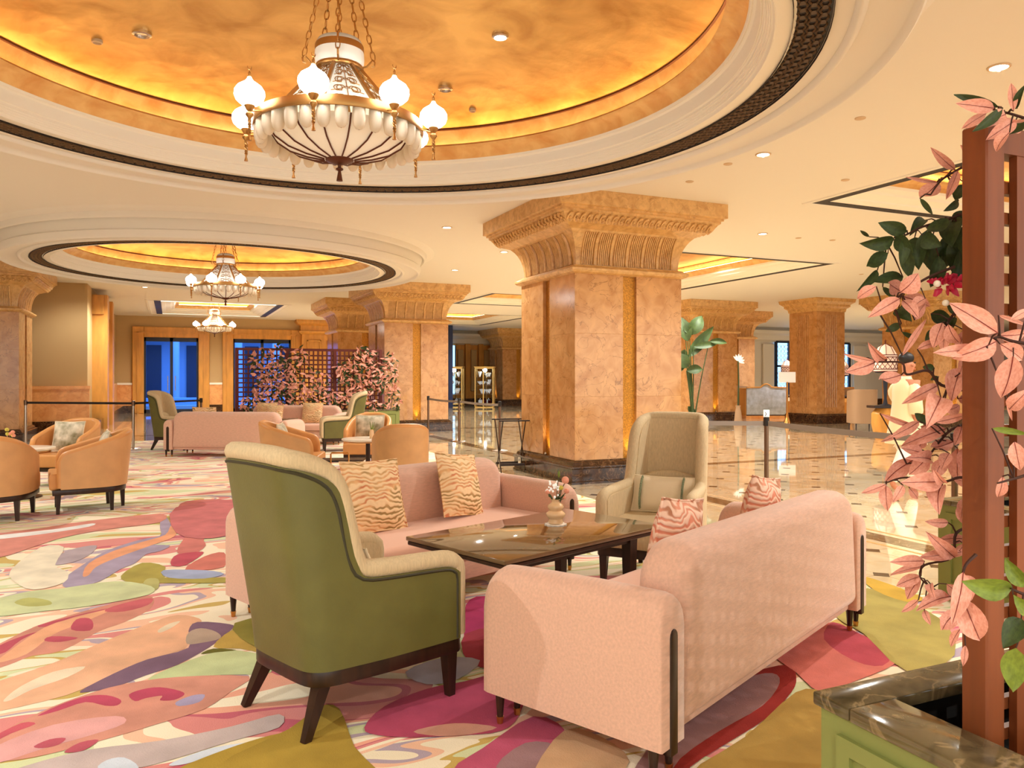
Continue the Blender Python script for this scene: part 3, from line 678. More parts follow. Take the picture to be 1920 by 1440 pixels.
def make_wing(outer, inner, label, group=None, loc=(0, 0, 0), rz=0):
    r = thing('wing_chair', label, 'armchair', loc, rz, group); P = full_path(WK)
    shell_wall(P, 0, .03, .265, wing_lean, dtop=-.03).build('outer_shell', M[outer], r)
    P2 = [Vector((p.x, p.y, p.z)) for p in P]
    shell_wall(P2, .028, .085, .28, wing_lean, dtop=-.01).build('lining', M[inner], r)
    roll_edge(P, .040, .042, .28, wing_lean, 10).build('edge_roll', M[inner], r, ang=80)
    if outer == 'green':
        Q = []
        for i, p in enumerate(P):
            t = (P[min(i + 1, len(P) - 1)] - P[max(i - 1, 0)]).normalized(); Q.append(p - (Vector((0, 0, 1)) - t * t.z).normalized() * .040)
        roll_edge(Q, .003, .008, .27, wing_lean, 5).build('piping', M['piping'], r)
    O = [(p.x * .985, p.y * .985) for p in P]
    MB().slab([(x, y) for x, y in O] + [(.33, .375), (-.33, .375)], .20, .268, .008, 2, axis='z').build('base_rail', M['dwood'], r)
    MB().slab([(-.24, -.24), (.24, -.24), (.255, .0), (.262, .40), (-.262, .40), (-.255, .0)], .265, .455, .03, 4, axis='z').build('seat_cushion', M[inner], r)
    pad = [(-.225, .45), (.225, .45), (.235, .70)] + [(.235 * cos(t * pi / 12), .70 + .09 * sin(t * pi / 12)) for t in range(1, 12)] + [(-.235, .70)]
    o = MB().slab(pad, -.27, -.20, .03, 4).build('lumbar_pad', M[inner], r); o.rotation_euler = (rad(9), 0, 0); o.location = (0, .055, 0)
    for s in (-1, 1):
        leg(r, s * .215, -.27, .235, s * .25, -.375, .042, .022); leg(r, s * .305, .325, .235, s * .31, .33, .042, .024)
    return r
def pillow_mesh(w_, h_, t, n=10, pinch=.05):
    def surf(sgn):
        g = []
        for i in range(n + 1):
            for j in range(n + 1):
                u, v = 2 * i / n - 1, 2 * j / n - 1
                k = ((1 - abs(u) ** 2.6) * (1 - abs(v) ** 2.6)) ** .55
                g.append((w_ / 2 * u * (1 - pinch * (1 - v * v)), sgn * t / 2 * k, h_ / 2 * v * (1 - pinch * (1 - u * u))))
        return g
    b = MB(); q = lambda i, j: i * (n + 1) + j
    b.add(surf(-1), [(q(i, j), q(i + 1, j), q(i + 1, j + 1), q(i, j + 1)) for i in range(n) for j in range(n)])
    b.add(surf(1), [(q(i, j + 1), q(i + 1, j + 1), q(i + 1, j), q(i, j)) for i in range(n) for j in range(n)])
    return b
def pillow(label, m, parent_thing, lx, ly, lz, w_=.46, h_=.46, t=.15, tilt=14, yaw=0, roll=0, group=None, pip=None):
    A = parent_thing.matrix_basis.copy(); Lc = A @ Vector((lx, ly, lz))
    o = thing('throw_pillow', label, 'pillow', Lc, 0, group)
    o.rotation_euler = (A.to_3x3() @ Matrix.Rotation(rad(yaw), 3, 'Z') @ Matrix.Rotation(rad(tilt), 3, 'X') @ Matrix.Rotation(rad(roll), 3, 'Y')).to_euler()
    pillow_mesh(w_, h_, t).build('cover', M[m], o, ang=180)
    P = []
    for (a, b), (c, d) in (((-1, -1), (1, -1)), ((1, -1), (1, 1)), ((1, 1), (-1, 1)), ((-1, 1), (-1, -1))):
        for k in range(8):
            u, v = a + (c - a) * k / 8, b + (d - b) * k / 8; P.append((w_ / 2 * u * (1 - .05 * (1 - v * v)), 0, h_ / 2 * v * (1 - .05 * (1 - u * u))))
    MB().tube(P, .006, 5, loop=True).build('piping', M[pip or m], o)
    return o
def make_sofa(label, group, loc, rz, W=2.35):
    r = thing('pink_sofa', label, 'sofa', loc, rz, group); D = .425; xa = W / 2 - .085
    def armsec(y, top):
        w_ = .085; zt = top - w_
        return [(-w_, y, .13), (w_, y, .13), (w_, y, .3), (w_, y, zt)] + [(w_ * cos(t * pi / 8), y, zt + w_ * sin(t * pi / 8)) for t in range(1, 8)] + [(-w_, y, zt), (-w_, y, .3)]
    R = .10; ys = [(-D + .0, .635), (-D + .006, .655), (-D + .02, .668), (-D + .05, .675), (-.1, .674), (D - R - .1, .665)]
    for t in range(1, 8): a = pi / 2 * t / 7.6; ys.append((D - R + R * sin(a), .66 - R + R * cos(a)))
    me = MB()
    secs = []
    for y, top in ys:
        s_ = armsec(y, top); k = 1.0
        if y < -D + .03 or y > D - .02: k = .93 if (y <= -D + .001 or y > D - .006) else .975
        secs.append([(p[0] * k, p[1], p[2]) for p in s_])
    me.loft(secs)
    inl = [(-.026, .10), (.026, .10), (.026, .52)] + [(.026 * cos(t * pi / 6), .52 + .03 * sin(t * pi / 6)) for t in range(1, 6)] + [(-.026, .52)]
    for s in (-1, 1):
        a = me.build('arm', M['pink'], r, loc=(s * xa, 0, 0), ang=60) if s < 0 else put('arm', a.data, r, (s * xa, 0, 0))
        for yy in (-D - .006, D - .032):
            MB().slab(inl, yy, yy + .035, .006, 2).build('wood_inlay', M['dwood'], a)
        for dx in (-.055, .055):
            for yy in (-D + .05, D - .07):
                lg = MB().tube([(s * xa + dx, yy, .15), (s * xa + dx, yy, .03)], [.023, .013], 8).build('leg', M['dwood'], r)
                MB().tube([(s * xa + dx, yy, .034), (s * xa + dx, yy, 0)], [.0165, .012], 8).build('brass_tip', M['brass'], lg)
    xb = W / 2 - .165; rr = .17; o = [(-xb, .15), (xb, .15)]
    o += [(xb - rr + rr * cos(t * pi / 16), .82 - rr + rr * sin(t * pi / 16)) for t in range(0, 9)]
    o += [(-xb + rr - rr * sin(t * pi / 16), .82 - rr + rr * cos(t * pi / 16)) for t in range(0, 9)]
    MB().slab(o, -D + .004, -.20, .085, 6).build('backrest', M['pink'], r, ang=60)
    MB().rbox(-xb + .002, -.24, .27, xb - .002, D - .02, .435, .045, 4).build('seat', M['pink2'], r, ang=60)
    MB().rbox(-xb + .004, -.38, .13, xb - .004, D - .05, .272, .015, 2).build('front_panel', M['pink'], r)
    MB().tube([(-xb + .02, D - .025, .30), (xb - .02, D - .025, .30)], .005, 5).build('seam', M['brownmetal'], r)
    return r
SL = make_sofa('pink velvet sofa facing the camera behind the dark table', 'pink velvet sofas', (1.548, 5.046, 0), hd(158))
SR = copy_tree(SL, None, (2.445, 3.15, 0), hd(-25.5), 'pink velvet sofa at right seen from behind, nearest the camera', 'pink velvet sofas')
GC = make_wing('green', 'beige', 'high-backed wing chair with olive green outside and cream edge, nearest the camera', 'wing chairs around the seating groups', (.74, 3.50, 0), hd(68))
BC = make_wing('beige', 'beige', 'beige high-backed armchair facing left beside the middle column', 'wing chairs around the seating groups', (3.24, 4.70, 0), hd(230))
pillow('wavy orange pillow on facing sofa, left one by the green chair', 'wavy', SL, .30, -.11, .665, .48, .48, yaw=4, tilt=16, roll=-2, group='wavy patterned pillows')
pillow('wavy orange pillow on facing sofa, right one, tilted on its corner', 'wavy', SL, -.455, -.11, .665, .46, .46, yaw=12, tilt=16, roll=-7, group='wavy patterned pillows')
pillow('wavy pink pillow poking above the right sofa back, nearer one', 'wavy2', SR, -.46, -.08, .675, .47, .47, tilt=8, yaw=5, roll=8, group='wavy patterned pillows')
pillow('wavy pink pillow poking above the right sofa back, farther one', 'wavy2', SR, .47, -.08, .68, .47, .47, tilt=8, yaw=4, roll=8, group='wavy patterned pillows')
pc = pillow('cream pillow with two green braid stripes on the beige armchair', 'cushion', BC, .0, -.10, .585, .46, .27, .13, tilt=20)
for s in (-1, 1):
    MB().tube([(s * .155, y, z) for y, z in ((.030, -.12), (.052, -.09), (.064, -.05), (.067, 0), (.064, .05), (.052, .09), (.030, .12))], .017, 4, flat=.4).build('braid_stripe', M['braid'], pc)
pillow('small cream pillow glimpsed past the green chair wing', 'cushion', GC, -.02, .0, .585, .42, .26, .13, tilt=20)

# ------------------------------------------------------------------ table, vase and flowers
T = thing('dining_table', 'dark glossy rectangular table between the two pink sofas', 'table', (1.875, 3.86, 0), hd(70) + pi / 2)
TX, TY, TH = .635, .385, .60
MB().rbox(-TX, -TY, TH - .022, TX, TY, TH, .004, 2).build('tabletop', M['tabletop'], T)
MB().rbox(-TX + .006, -TY + .006, TH - .045, TX - .006, TY - .006, TH - .024, .004, 1).build('edge_band', M['dwood'], T)
MB().box(-TX + .14, -TY + .10, TH - .09, TX - .14, TY - .10, TH - .045).build('apron', M['dwood'], T, smooth=False)
for sx in (-1, 1):
    for sy in (-1, 1): MB().tube([(sx * (TX - .18), sy * (TY - .12), TH - .05), (sx * (TX - .18), sy * (TY - .12), 0)], [.046, .028], 4).build('leg', M['dwood'], T, smooth=False)
vp = at(1042, 983, TH)
do = MB().lathe([(.064 if k % 2 else .058, TH + .001 + k * .0006) for k in range(3)] + [(.02, TH + .003)], 16)
do = MB().loft([[((.066 if k % 2 else .056) * cos(2 * pi * k / 24), (.066 if k % 2 else .056) * sin(2 * pi * k / 24), z) for k in range(24)] for z in (0, .003)]).build('paper_doily', M['white'], None, loc=(vp.x, vp.y, TH + .0005)); tag(do, 'white scalloped paper doily under the peach vase', 'doily')
V = thing('vase', 'small peach ceramic vase with stacked bulges on the dark table', 'vase', (vp.x, vp.y, TH + .004))
MB().lathe([(.03, 0), (.04, .002), (.046, .012), (.038, .024), (.044, .034), (.056, .048), (.055, .062), (.036, .076), (.042, .086), (.048, .098), (.040, .112), (.025, .122), (.024, .132), (.028, .142), (.024, .142), (.018, .125)], 28).build('body', M['vase'], V, ang=80)
fw_ = thing('flower_posy', 'posy of coral roses and tiny white blossoms in the peach vase', 'flowers', (vp.x, vp.y, TH + .13))
fr_ = random.Random(3)
def rose(parent, c, r, m='rose'):
    b = MB()
    for k in range(9):
        a = k * 2.4; t = .35 + .07 * k; d = Vector((cos(a) * sin(t), sin(a) * sin(t), cos(t))); ce = Vector(c) + d * r * .45
        b.sphere(ce, r * .55, 7, 5, 1, 1, 1.25)
    return b.build('bloom', M[m], parent)
CR = Vector((CY, -SY, 0)); CF = Vector((SY, CY, 0))           # right and forward of the view, as wind-blown directions for the posy
for dx, dz, r, m in ((.055, .115, .028, 'rose'), (.062, .055, .02, 'rose'), (-.048, .05, .016, 'rose'), (.03, .075, .018, 'yellow'), (.05, .02, .012, 'rose')):
    c = CR * dx + Vector((0, 0, dz)); rose(fw_, c, r, m); MB().tube([(0, 0, -.08), c * .6, c], .0025, 5).build('stem', M['leafgreen'], fw_)
c = CR * .018 + Vector((0, 0, .16)); MB().lathe([(.002, -.02), (.008, -.008), (.007, .006), (.001, .02)], 8).build('bud', M['leaflime'], fw_, loc=c); MB().tube([(0, 0, -.08), c * .5, c], .0025, 5).build('stem', M['leafgreen'], fw_)
for k in range(26):
    c = CR * fr_.uniform(-.055, .02) + CF * fr_.uniform(-.035, .035) + Vector((0, 0, fr_.uniform(.03, .12)))
    MB().sphere(c, fr_.uniform(.005, .009), 6, 4).build('white_blossom', M['glint'], fw_)
for k in range(10):
    c = CR * fr_.uniform(-.04, .05) + CF * fr_.uniform(-.03, .03) + Vector((0, 0, fr_.uniform(.01, .06)))
    MB().tube([(0, 0, -.06), c * .6, c], [.002, .004, .008], 5, flat=.3).build('leaf', M['leafgreen'], fw_)

# ------------------------------------------------------------------ tub chairs
TK = [(0, -.37, .84), (.10, -.362, .838), (.20, -.325, .825), (.29, -.24, .79), (.335, -.12, .745), (.35, .02, .695), (.352, .16, .652), (.348, .25, .62), (.344, .285, .56)]
def make_tub(label, group, loc, rz):
    r = thing('tub_chair', label, 'armchair', loc, rz, group); P = full_path(TK, 4)
    ln = lambda p, z: .10 * max(0, z - .27) * (1 - sstep(-.36, .1, p.y))
    shell_wall(P, 0, .03, .265, ln, 5).build('outer_shell', M['tan'], r)
    shell_wall(P, .029, .075, .27, ln, 5, -.002).build('lining', M['tan2'], r)
    roll_edge(P, .036, .038, .28, ln, 8).build('edge_roll', M['tan2'], r, ang=80)
    MB().slab([(p.x * .97, p.y * .97) for p in P] + [(.33, .36), (-.33, .36)], .205, .262, .006, 2, axis='z').build('base_ring', M['dwood'], r)
    MB().slab([(-.24, -.26), (.24, -.26), (.275, 0), (.275, .26), (.33, .28), (.33, .39), (-.33, .39), (-.275, .26), (-.275, 0)], .262, .43, .025, 3, axis='z').build('seat_cushion', M['tan2'], r)
    for x, y in ((-.28, .31), (.28, .31), (-.26, -.2), (.26, -.2), (0, -.33)): leg(r, x * .98, y * .98, .22, x, y, .036, .022)
    return r
def cp(px, z):                    # floor point at pixel column px and camera distance z
    v = atz(px, HZ, z); return (v.x, v.y, 0)
TG = 'caramel leather tub chairs around the round tables'
TA = make_tub('caramel tub chair at left seen from its side, with legs in full view', TG, cp(168, 8.55), hd(-98))
tubs = {}
for key, px, z, a, lab in (('B', -12, 7.9, 5, 'caramel tub chair cut off by the left edge, seen from behind'), ('C', 128, 10.5, 205, 'caramel tub chair facing the camera behind the left round table'),
                           ('D', 548, 10.3, 108, 'caramel tub chair seen from its side behind the pink rear sofa end'), ('E', 752, 9.9, 8, 'caramel tub chair seen from behind, left of the folding stand'), ('F', 692, 12.2, 203, 'caramel tub chair facing the camera in front of the green planter')):
    tubs[key] = copy_tree(TA, None, cp(px, z), hd(a), lab, TG)
pillow('floral pillow standing upright on the far left tub chair', 'floral', tubs['C'], .03, -.05, .64, .42, .42, .13, tilt=14, pip='linen')
pillow('floral pillow peeping over the left tub chair back', 'floral', TA, .02, -.14, .66, .42, .40, .13, tilt=14, pip='linen')
pillow('floral pillow on the tub chair in front of the green planter', 'floral', tubs['F'], 0, -.07, .66, .46, .38, .13, tilt=14, pip='linen')
pillow('small floral pillow peeping over the tub chair behind the pink sofa', 'floral', tubs['D'], .0, -.12, .66, .40, .36, .13, tilt=14, pip='linen')
def round_table(px, z, lab, hh=.60, R=.36):
    r = thing('round_table', lab, 'table', cp(px, z), 0, 'round white marble topped tables')
    MB().lathe([(R - .02, hh - .03), (R, hh - .02), (R, hh - .004), (R - .005, hh)], 40).build('tabletop', M['whitemarble'], r, ang=60)
    MB().lathe([(R * .8, hh - .05), (R * .8, hh - .03)], 24).build('under_ring', M['tan'], r)
    MB().lathe([(.04, .03), (.035, .2), (.03, hh - .05)], 16).build('pedestal', M['dwood'], r)
    MB().lathe([(.22, 0), (.22, .015), (.05, .03)], 24).build('foot_plate', M['dwood'], r); return r
RT1 = round_table(40, 9.3, 'round white marble table with flowers at the left edge')
RT2 = round_table(690, 10.75, 'round white marble table between tub chairs left of the big column')
def posy(px, z, h, lab, gr=False):
    p = atz(px, HZ, z); v = thing('glass_vase', lab + ', its small glass', 'vase', (p.x, p.y, h)); MB().lathe([(.03, 0), (.034, .07), (.026, .12), (.03, .125)], 14).build('glass_body', M['vase'], v)
    r = thing('flower_posy', lab, 'flowers', (p.x, p.y, h + .1))
    for k in range(7):
        c = Vector((fr_.uniform(-.07, .07), fr_.uniform(-.05, .05), fr_.uniform(.02, .13)))
        if not gr: rose(r, c, .028, 'rose' if k % 3 else 'yellow')
        MB().tube([(0, 0, -.05), c * .6, c + Vector((0, 0, .02))], [.004, .007, .002], 5, flat=.4).build('leaf', M['leafgreen'] if not gr else M['leaflime'], r)
posy(18, 9.25, .602, 'peach rose posy on the left round table'); posy(697, 10.7, .602, 'green sprig posy on the round table by the floral pillow', True)
# low side table with a brass loop
s = thing('side_table', 'small dark side table with a brass loop handle behind the facing sofa', 'table', cp(642, 9.3), hd(20))
MB().rbox(-.26, -.16, .44, .26, .16, .465, .005, 1).build('tabletop', M['dwood'], s)
for x in (-.2, .2):
    for y in (-.11, .11): leg(s, x, y, .44, x, y, .016, .014, 'brass')
MB().tube([(-.11, -.165, .20), (-.11, -.165, .54), (-.10, -.165, .555), (.09, -.165, .555), (.10, -.165, .54), (.10, -.165, .20), (-.11, -.165, .20)], .010, 6).build('loop_handle', M['brass'], s)
# folding tray stand
ts_ = thing('folding_stand', 'black folding tray stand with crossed legs left of the big column', 'stand', cp(957, 11.9), hd(100))
for y in (-.19, .19):
    MB().tube([(-.25, y, .79), (.19, y, 0)], .014, 4, flat=.7).build('leg', M['dwood'], ts_, smooth=False); MB().tube([(.25, y * .92, .79), (-.19, y * .92, 0)], .014, 4, flat=.7).build('leg', M['dwood'], ts_, smooth=False)
for x in (-.25, .25): MB().box(x - .015, -.24, .78, x + .015, .24, .80).build('top_rail', M['dwood'], ts_, smooth=False)
MB().box(-.15, -.2, .10, -.12, .2, .135).build('stretcher', M['dwood'], ts_, smooth=False); MB().box(.12, -.2, .10, .15, .2, .135).build('stretcher', M['dwood'], ts_, smooth=False)

# ------------------------------------------------------------------ rear seating group
G1 = copy_tree(SL, None, cp(442, 14.35), hd(30), 'pink sofa farther back seen from behind, left of the middle', 'pink velvet sofas')
G2 = copy_tree(SL, None, cp(548, 17.0), hd(208), 'pink sofa in front of the trellis facing the camera', 'pink velvet sofas')
G3 = copy_tree(GC, None, cp(330, 15.6), hd(118), 'green wing chair at the left end of the rear sofas', 'wing chairs around the seating groups')
G4 = copy_tree(GC, None, cp(640, 15.3), hd(-82), 'green wing chair at the right end of the rear sofas', 'wing chairs around the seating groups')
PG = 'peach pillows on the rear sofas'
pillow('peach pillow standing near the right end of the trellis sofa', 'wavy', G2, -.42, -.1, .66, .46, .46, tilt=14, group=PG)
pillow('peach pillow at the left end of the trellis sofa', 'wavy', G2, .62, -.1, .66, .46, .46, tilt=14, group=PG)
pillow('peach pillow in front of another on the trellis sofa', 'wavy', G2, .38, .1, .64, .42, .40, tilt=14, group=PG)
pillow('peach pillow showing above the back of the rear pink sofa', 'wavy', G1, -.55, -.08, .67, .46, .46, tilt=12, group=PG)
G5 = copy_tree(T, None, cp(490, 15.9), hd(30), 'dark low table between the rear pink sofas', None)

# ------------------------------------------------------------------ barrier posts and belts
def post(px, z, lab, m='post', H=.97):
    r = thing('barrier_post', lab, 'barrier post', cp(px, z), 0, 'belt barrier posts')
    MB().lathe([(.16, 0), (.16, .008), (.13, .02), (.03, .03)], 28).build('base', M['chrome'], r)
    MB().lathe([(.026, .02), (.026, H - .1)], 16).build('pole', M['chrome'] if m == 'chrome' else M[m], r)
    MB().lathe([(.034, H - .1), (.034, H), (.02, H + .005)], 16).build('belt_head', M['blackbelt'] if m != 'chrome' else M['post'], r); return r
def belt(A, B, lab, m='belt', hgt=.048, H=.90, sag=.015):
    a = Vector(A); b = Vector(B); d = (b - a).normalized(); a = a + d * .036; b = b - d * .036; n = d.cross(Vector((0, 0, 1)))
    rings = []
    for t in range(9):
        p = a.lerp(b, t / 8); z = H - sag * sin(pi * t / 8)
        rings.append([(p.x + n.x * .0015, p.y + n.y * .0015, z - hgt / 2), (p.x + n.x * .0015, p.y + n.y * .0015, z + hgt / 2), (p.x - n.x * .0015, p.y - n.y * .0015, z + hgt / 2), (p.x - n.x * .0015, p.y - n.y * .0015, z - hgt / 2)])
    tag(MB().loft(rings).build('barrier_belt', M[m], smooth=False), lab, 'belt', 'retractable barrier belts')
PP = {}
for k, px, z, lab, m in (('a', 803, 19.5, 'barrier post against the second column base', 'post'), ('b', 861, 17.4, 'barrier post on the marble left of the folding stand', 'post'), ('c', 937, 15.2, 'barrier post right behind the folding stand', 'post'),
                         ('d', 1215, 9.85, 'barrier post behind the top of the beige armchair', 'post'), ('e', 1437, 9.2, 'barrier post carrying a small sign behind the right sofa', 'post'),
                         ('f', 48, 16.0, 'chrome barrier post at far left beside the left column', 'chrome'), ('g', 250, 15.6, 'chrome barrier post behind the left tub chair', 'chrome'), ('h', 377, 17.6, 'dark barrier post before the terrace door', 'post')):
    PP[k] = post(px, z, lab, m).location
belt(PP['a'], PP['b'], 'grey belt between the second column and the next post'); belt(PP['b'], PP['c'], 'grey belt spanning the two posts by the folding stand')
PP['j'] = post(1790, 6.6, 'barrier post behind the pink leaves at the right').location
belt(PP['d'], PP['e'], 'grey belt from behind the beige armchair to the signed post', hgt=.055); belt(PP['e'], PP['j'], 'grey belt from the signed post toward the pink leaves', hgt=.06)
belt(PP['f'], PP['g'], 'black belt at far left above the tub chairs', 'blackbelt', .045, .92, 0); belt(PP['g'], PP['h'], 'black belt before the terrace door', 'blackbelt', .045, .92, 0)
sg = thing('post_sign', 'small pale blue sign standing on the barrier post', 'sign', (PP['e'].x, PP['e'].y, .975), -YAW)
MB().rbox(-.036, -.004, .0, .036, .004, .085, .002, 1).build('plate', M['sign'], sg); 
MB().add([(-.02, -.0055, .06), (-.012, -.0055, .06), (.002, -.0055, .035), (-.006, -.0055, .035)], [(0, 3, 2, 1)]).add([(.002, -.0055, .035), (-.006, -.0055, .035), (-.02, -.0055, .012), (-.012, -.0055, .012)], [(0, 1, 2, 3)]).build('arrow_mark', M['extdark'], sg, smooth=False)
# ------------------------------------------------------------------ carpet
def carpet_mat():
    m = bpy.data.materials.new('swirled_carpet'); m.use_nodes = True; nt = m.node_tree; b = nt.nodes['Principled BSDF']; N, L = nt.nodes.new, nt.links.new
    tc = N('ShaderNodeTexCoord'); mp = N('ShaderNodeMapping'); mp.inputs['Rotation'].default_value = (0, 0, rad(-32)); mp.inputs['Scale'].default_value = (.62, 1.75, 1); L(tc.outputs['Object'], mp.inputs[0])
    nz = N('ShaderNodeTexNoise'); nz.inputs['Scale'].default_value = .8; nz.inputs['Detail'].default_value = 1.5; L(mp.outputs[0], nz.inputs[0])
    vs = N('ShaderNodeVectorMath'); vs.operation = 'MULTIPLY_ADD'; vs.inputs[1].default_value = (1.5, 1.5, 0); L(nz.outputs['Color'], vs.inputs[0]); L(mp.outputs[0], vs.inputs[2])
    n1 = N('ShaderNodeTexNoise'); n1.inputs['Scale'].default_value = .85; n1.inputs['Detail'].default_value = 1.2; n1.inputs['Distortion'].default_value = .7; L(vs.outputs[0], n1.inputs[0])
    cream, peach, sage, olive, must, rose, crim, lil, sal = (250, 226, 190), (246, 186, 148), (216, 212, 158), (168, 150, 74), (206, 166, 78), (224, 130, 120), (200, 84, 98), (184, 156, 164), (240, 160, 128)
    cream, peach, sage, olive, must, rose, crim, lil, sal = [(r_, min(250, g_ * 1.05), min(250, b_ * 1.10)) for r_, g_, b_ in (cream, peach, sage, olive, must, rose, crim, lil, sal)]
    r1 = ramp(nt, [(0, olive), (.30, must), (.35, sage), (.40, cream), (.455, peach), (.485, cream), (.525, rose), (.555, crim), (.57, sal), (.60, cream), (.64, lil), (.68, sage), (.73, olive)], 'CONSTANT'); L(n1.outputs[0], r1.inputs[0])
    n2 = N('ShaderNodeTexNoise'); n2.inputs['Scale'].default_value = 1.9; n2.inputs['Detail'].default_value = 1; n2.inputs['Distortion'].default_value = .5; L(vs.outputs[0], n2.inputs[0])
    r2 = ramp(nt, [(0, cream), (.36, sage), (.42, must), (.45, cream), (.53, peach), (.58, lil), (.62, cream), (.66, rose)], 'CONSTANT'); L(n2.outputs[0], r2.inputs[0])
    n3 = N('ShaderNodeTexNoise'); n3.inputs['Scale'].default_value = .7; n3.inputs['Detail'].default_value = .5; n3.noise_dimensions = '4D'; n3.inputs['W'].default_value = 3; L(vs.outputs[0], n3.inputs[0])
    st = N('ShaderNodeMath'); st.operation = 'GREATER_THAN'; st.inputs[1].default_value = .5; L(n3.outputs[0], st.inputs[0])
    x = N('ShaderNodeMix'); x.data_type = 'RGBA'; L(st.outputs[0], x.inputs[0]); L(r1.outputs[0], x.inputs[6]); L(r2.outputs[0], x.inputs[7]); L(x.outputs[2], b.inputs['Base Color'])
    n4 = N('ShaderNodeTexNoise'); n4.inputs['Scale'].default_value = 160; L(tc.outputs['Object'], n4.inputs[0])
    bp = N('ShaderNodeBump'); bp.inputs['Strength'].default_value = .4; bp.inputs['Distance'].default_value = .006; L(n4.outputs[0], bp.inputs['Height']); L(bp.outputs[0], b.inputs['Normal'])
    b.inputs['Roughness'].default_value = .95; b.inputs['Specular IOR Level'].default_value = .15; b.inputs['Sheen Weight'].default_value = .2
    return m
cpt = MB().box(-14, -9, -.012, CARX - .004, CARY - .004, 0).build('carpet', carpet_mat(), smooth=False)
tag(cpt, 'wall-to-wall carpet of pink, cream, olive and peach swirls', 'carpet')
PM = {}
def pile(c):
    c = (c[0], min(250, int(c[1] * 1.05)), min(250, int(c[2] * 1.10)))
    if c not in PM: PM[c] = mat('carpet_pile_%d' % len(PM), c, .95, bump=.45, bscale=160, var=.13, vscale=4, spec=.15)
    return PM[c]
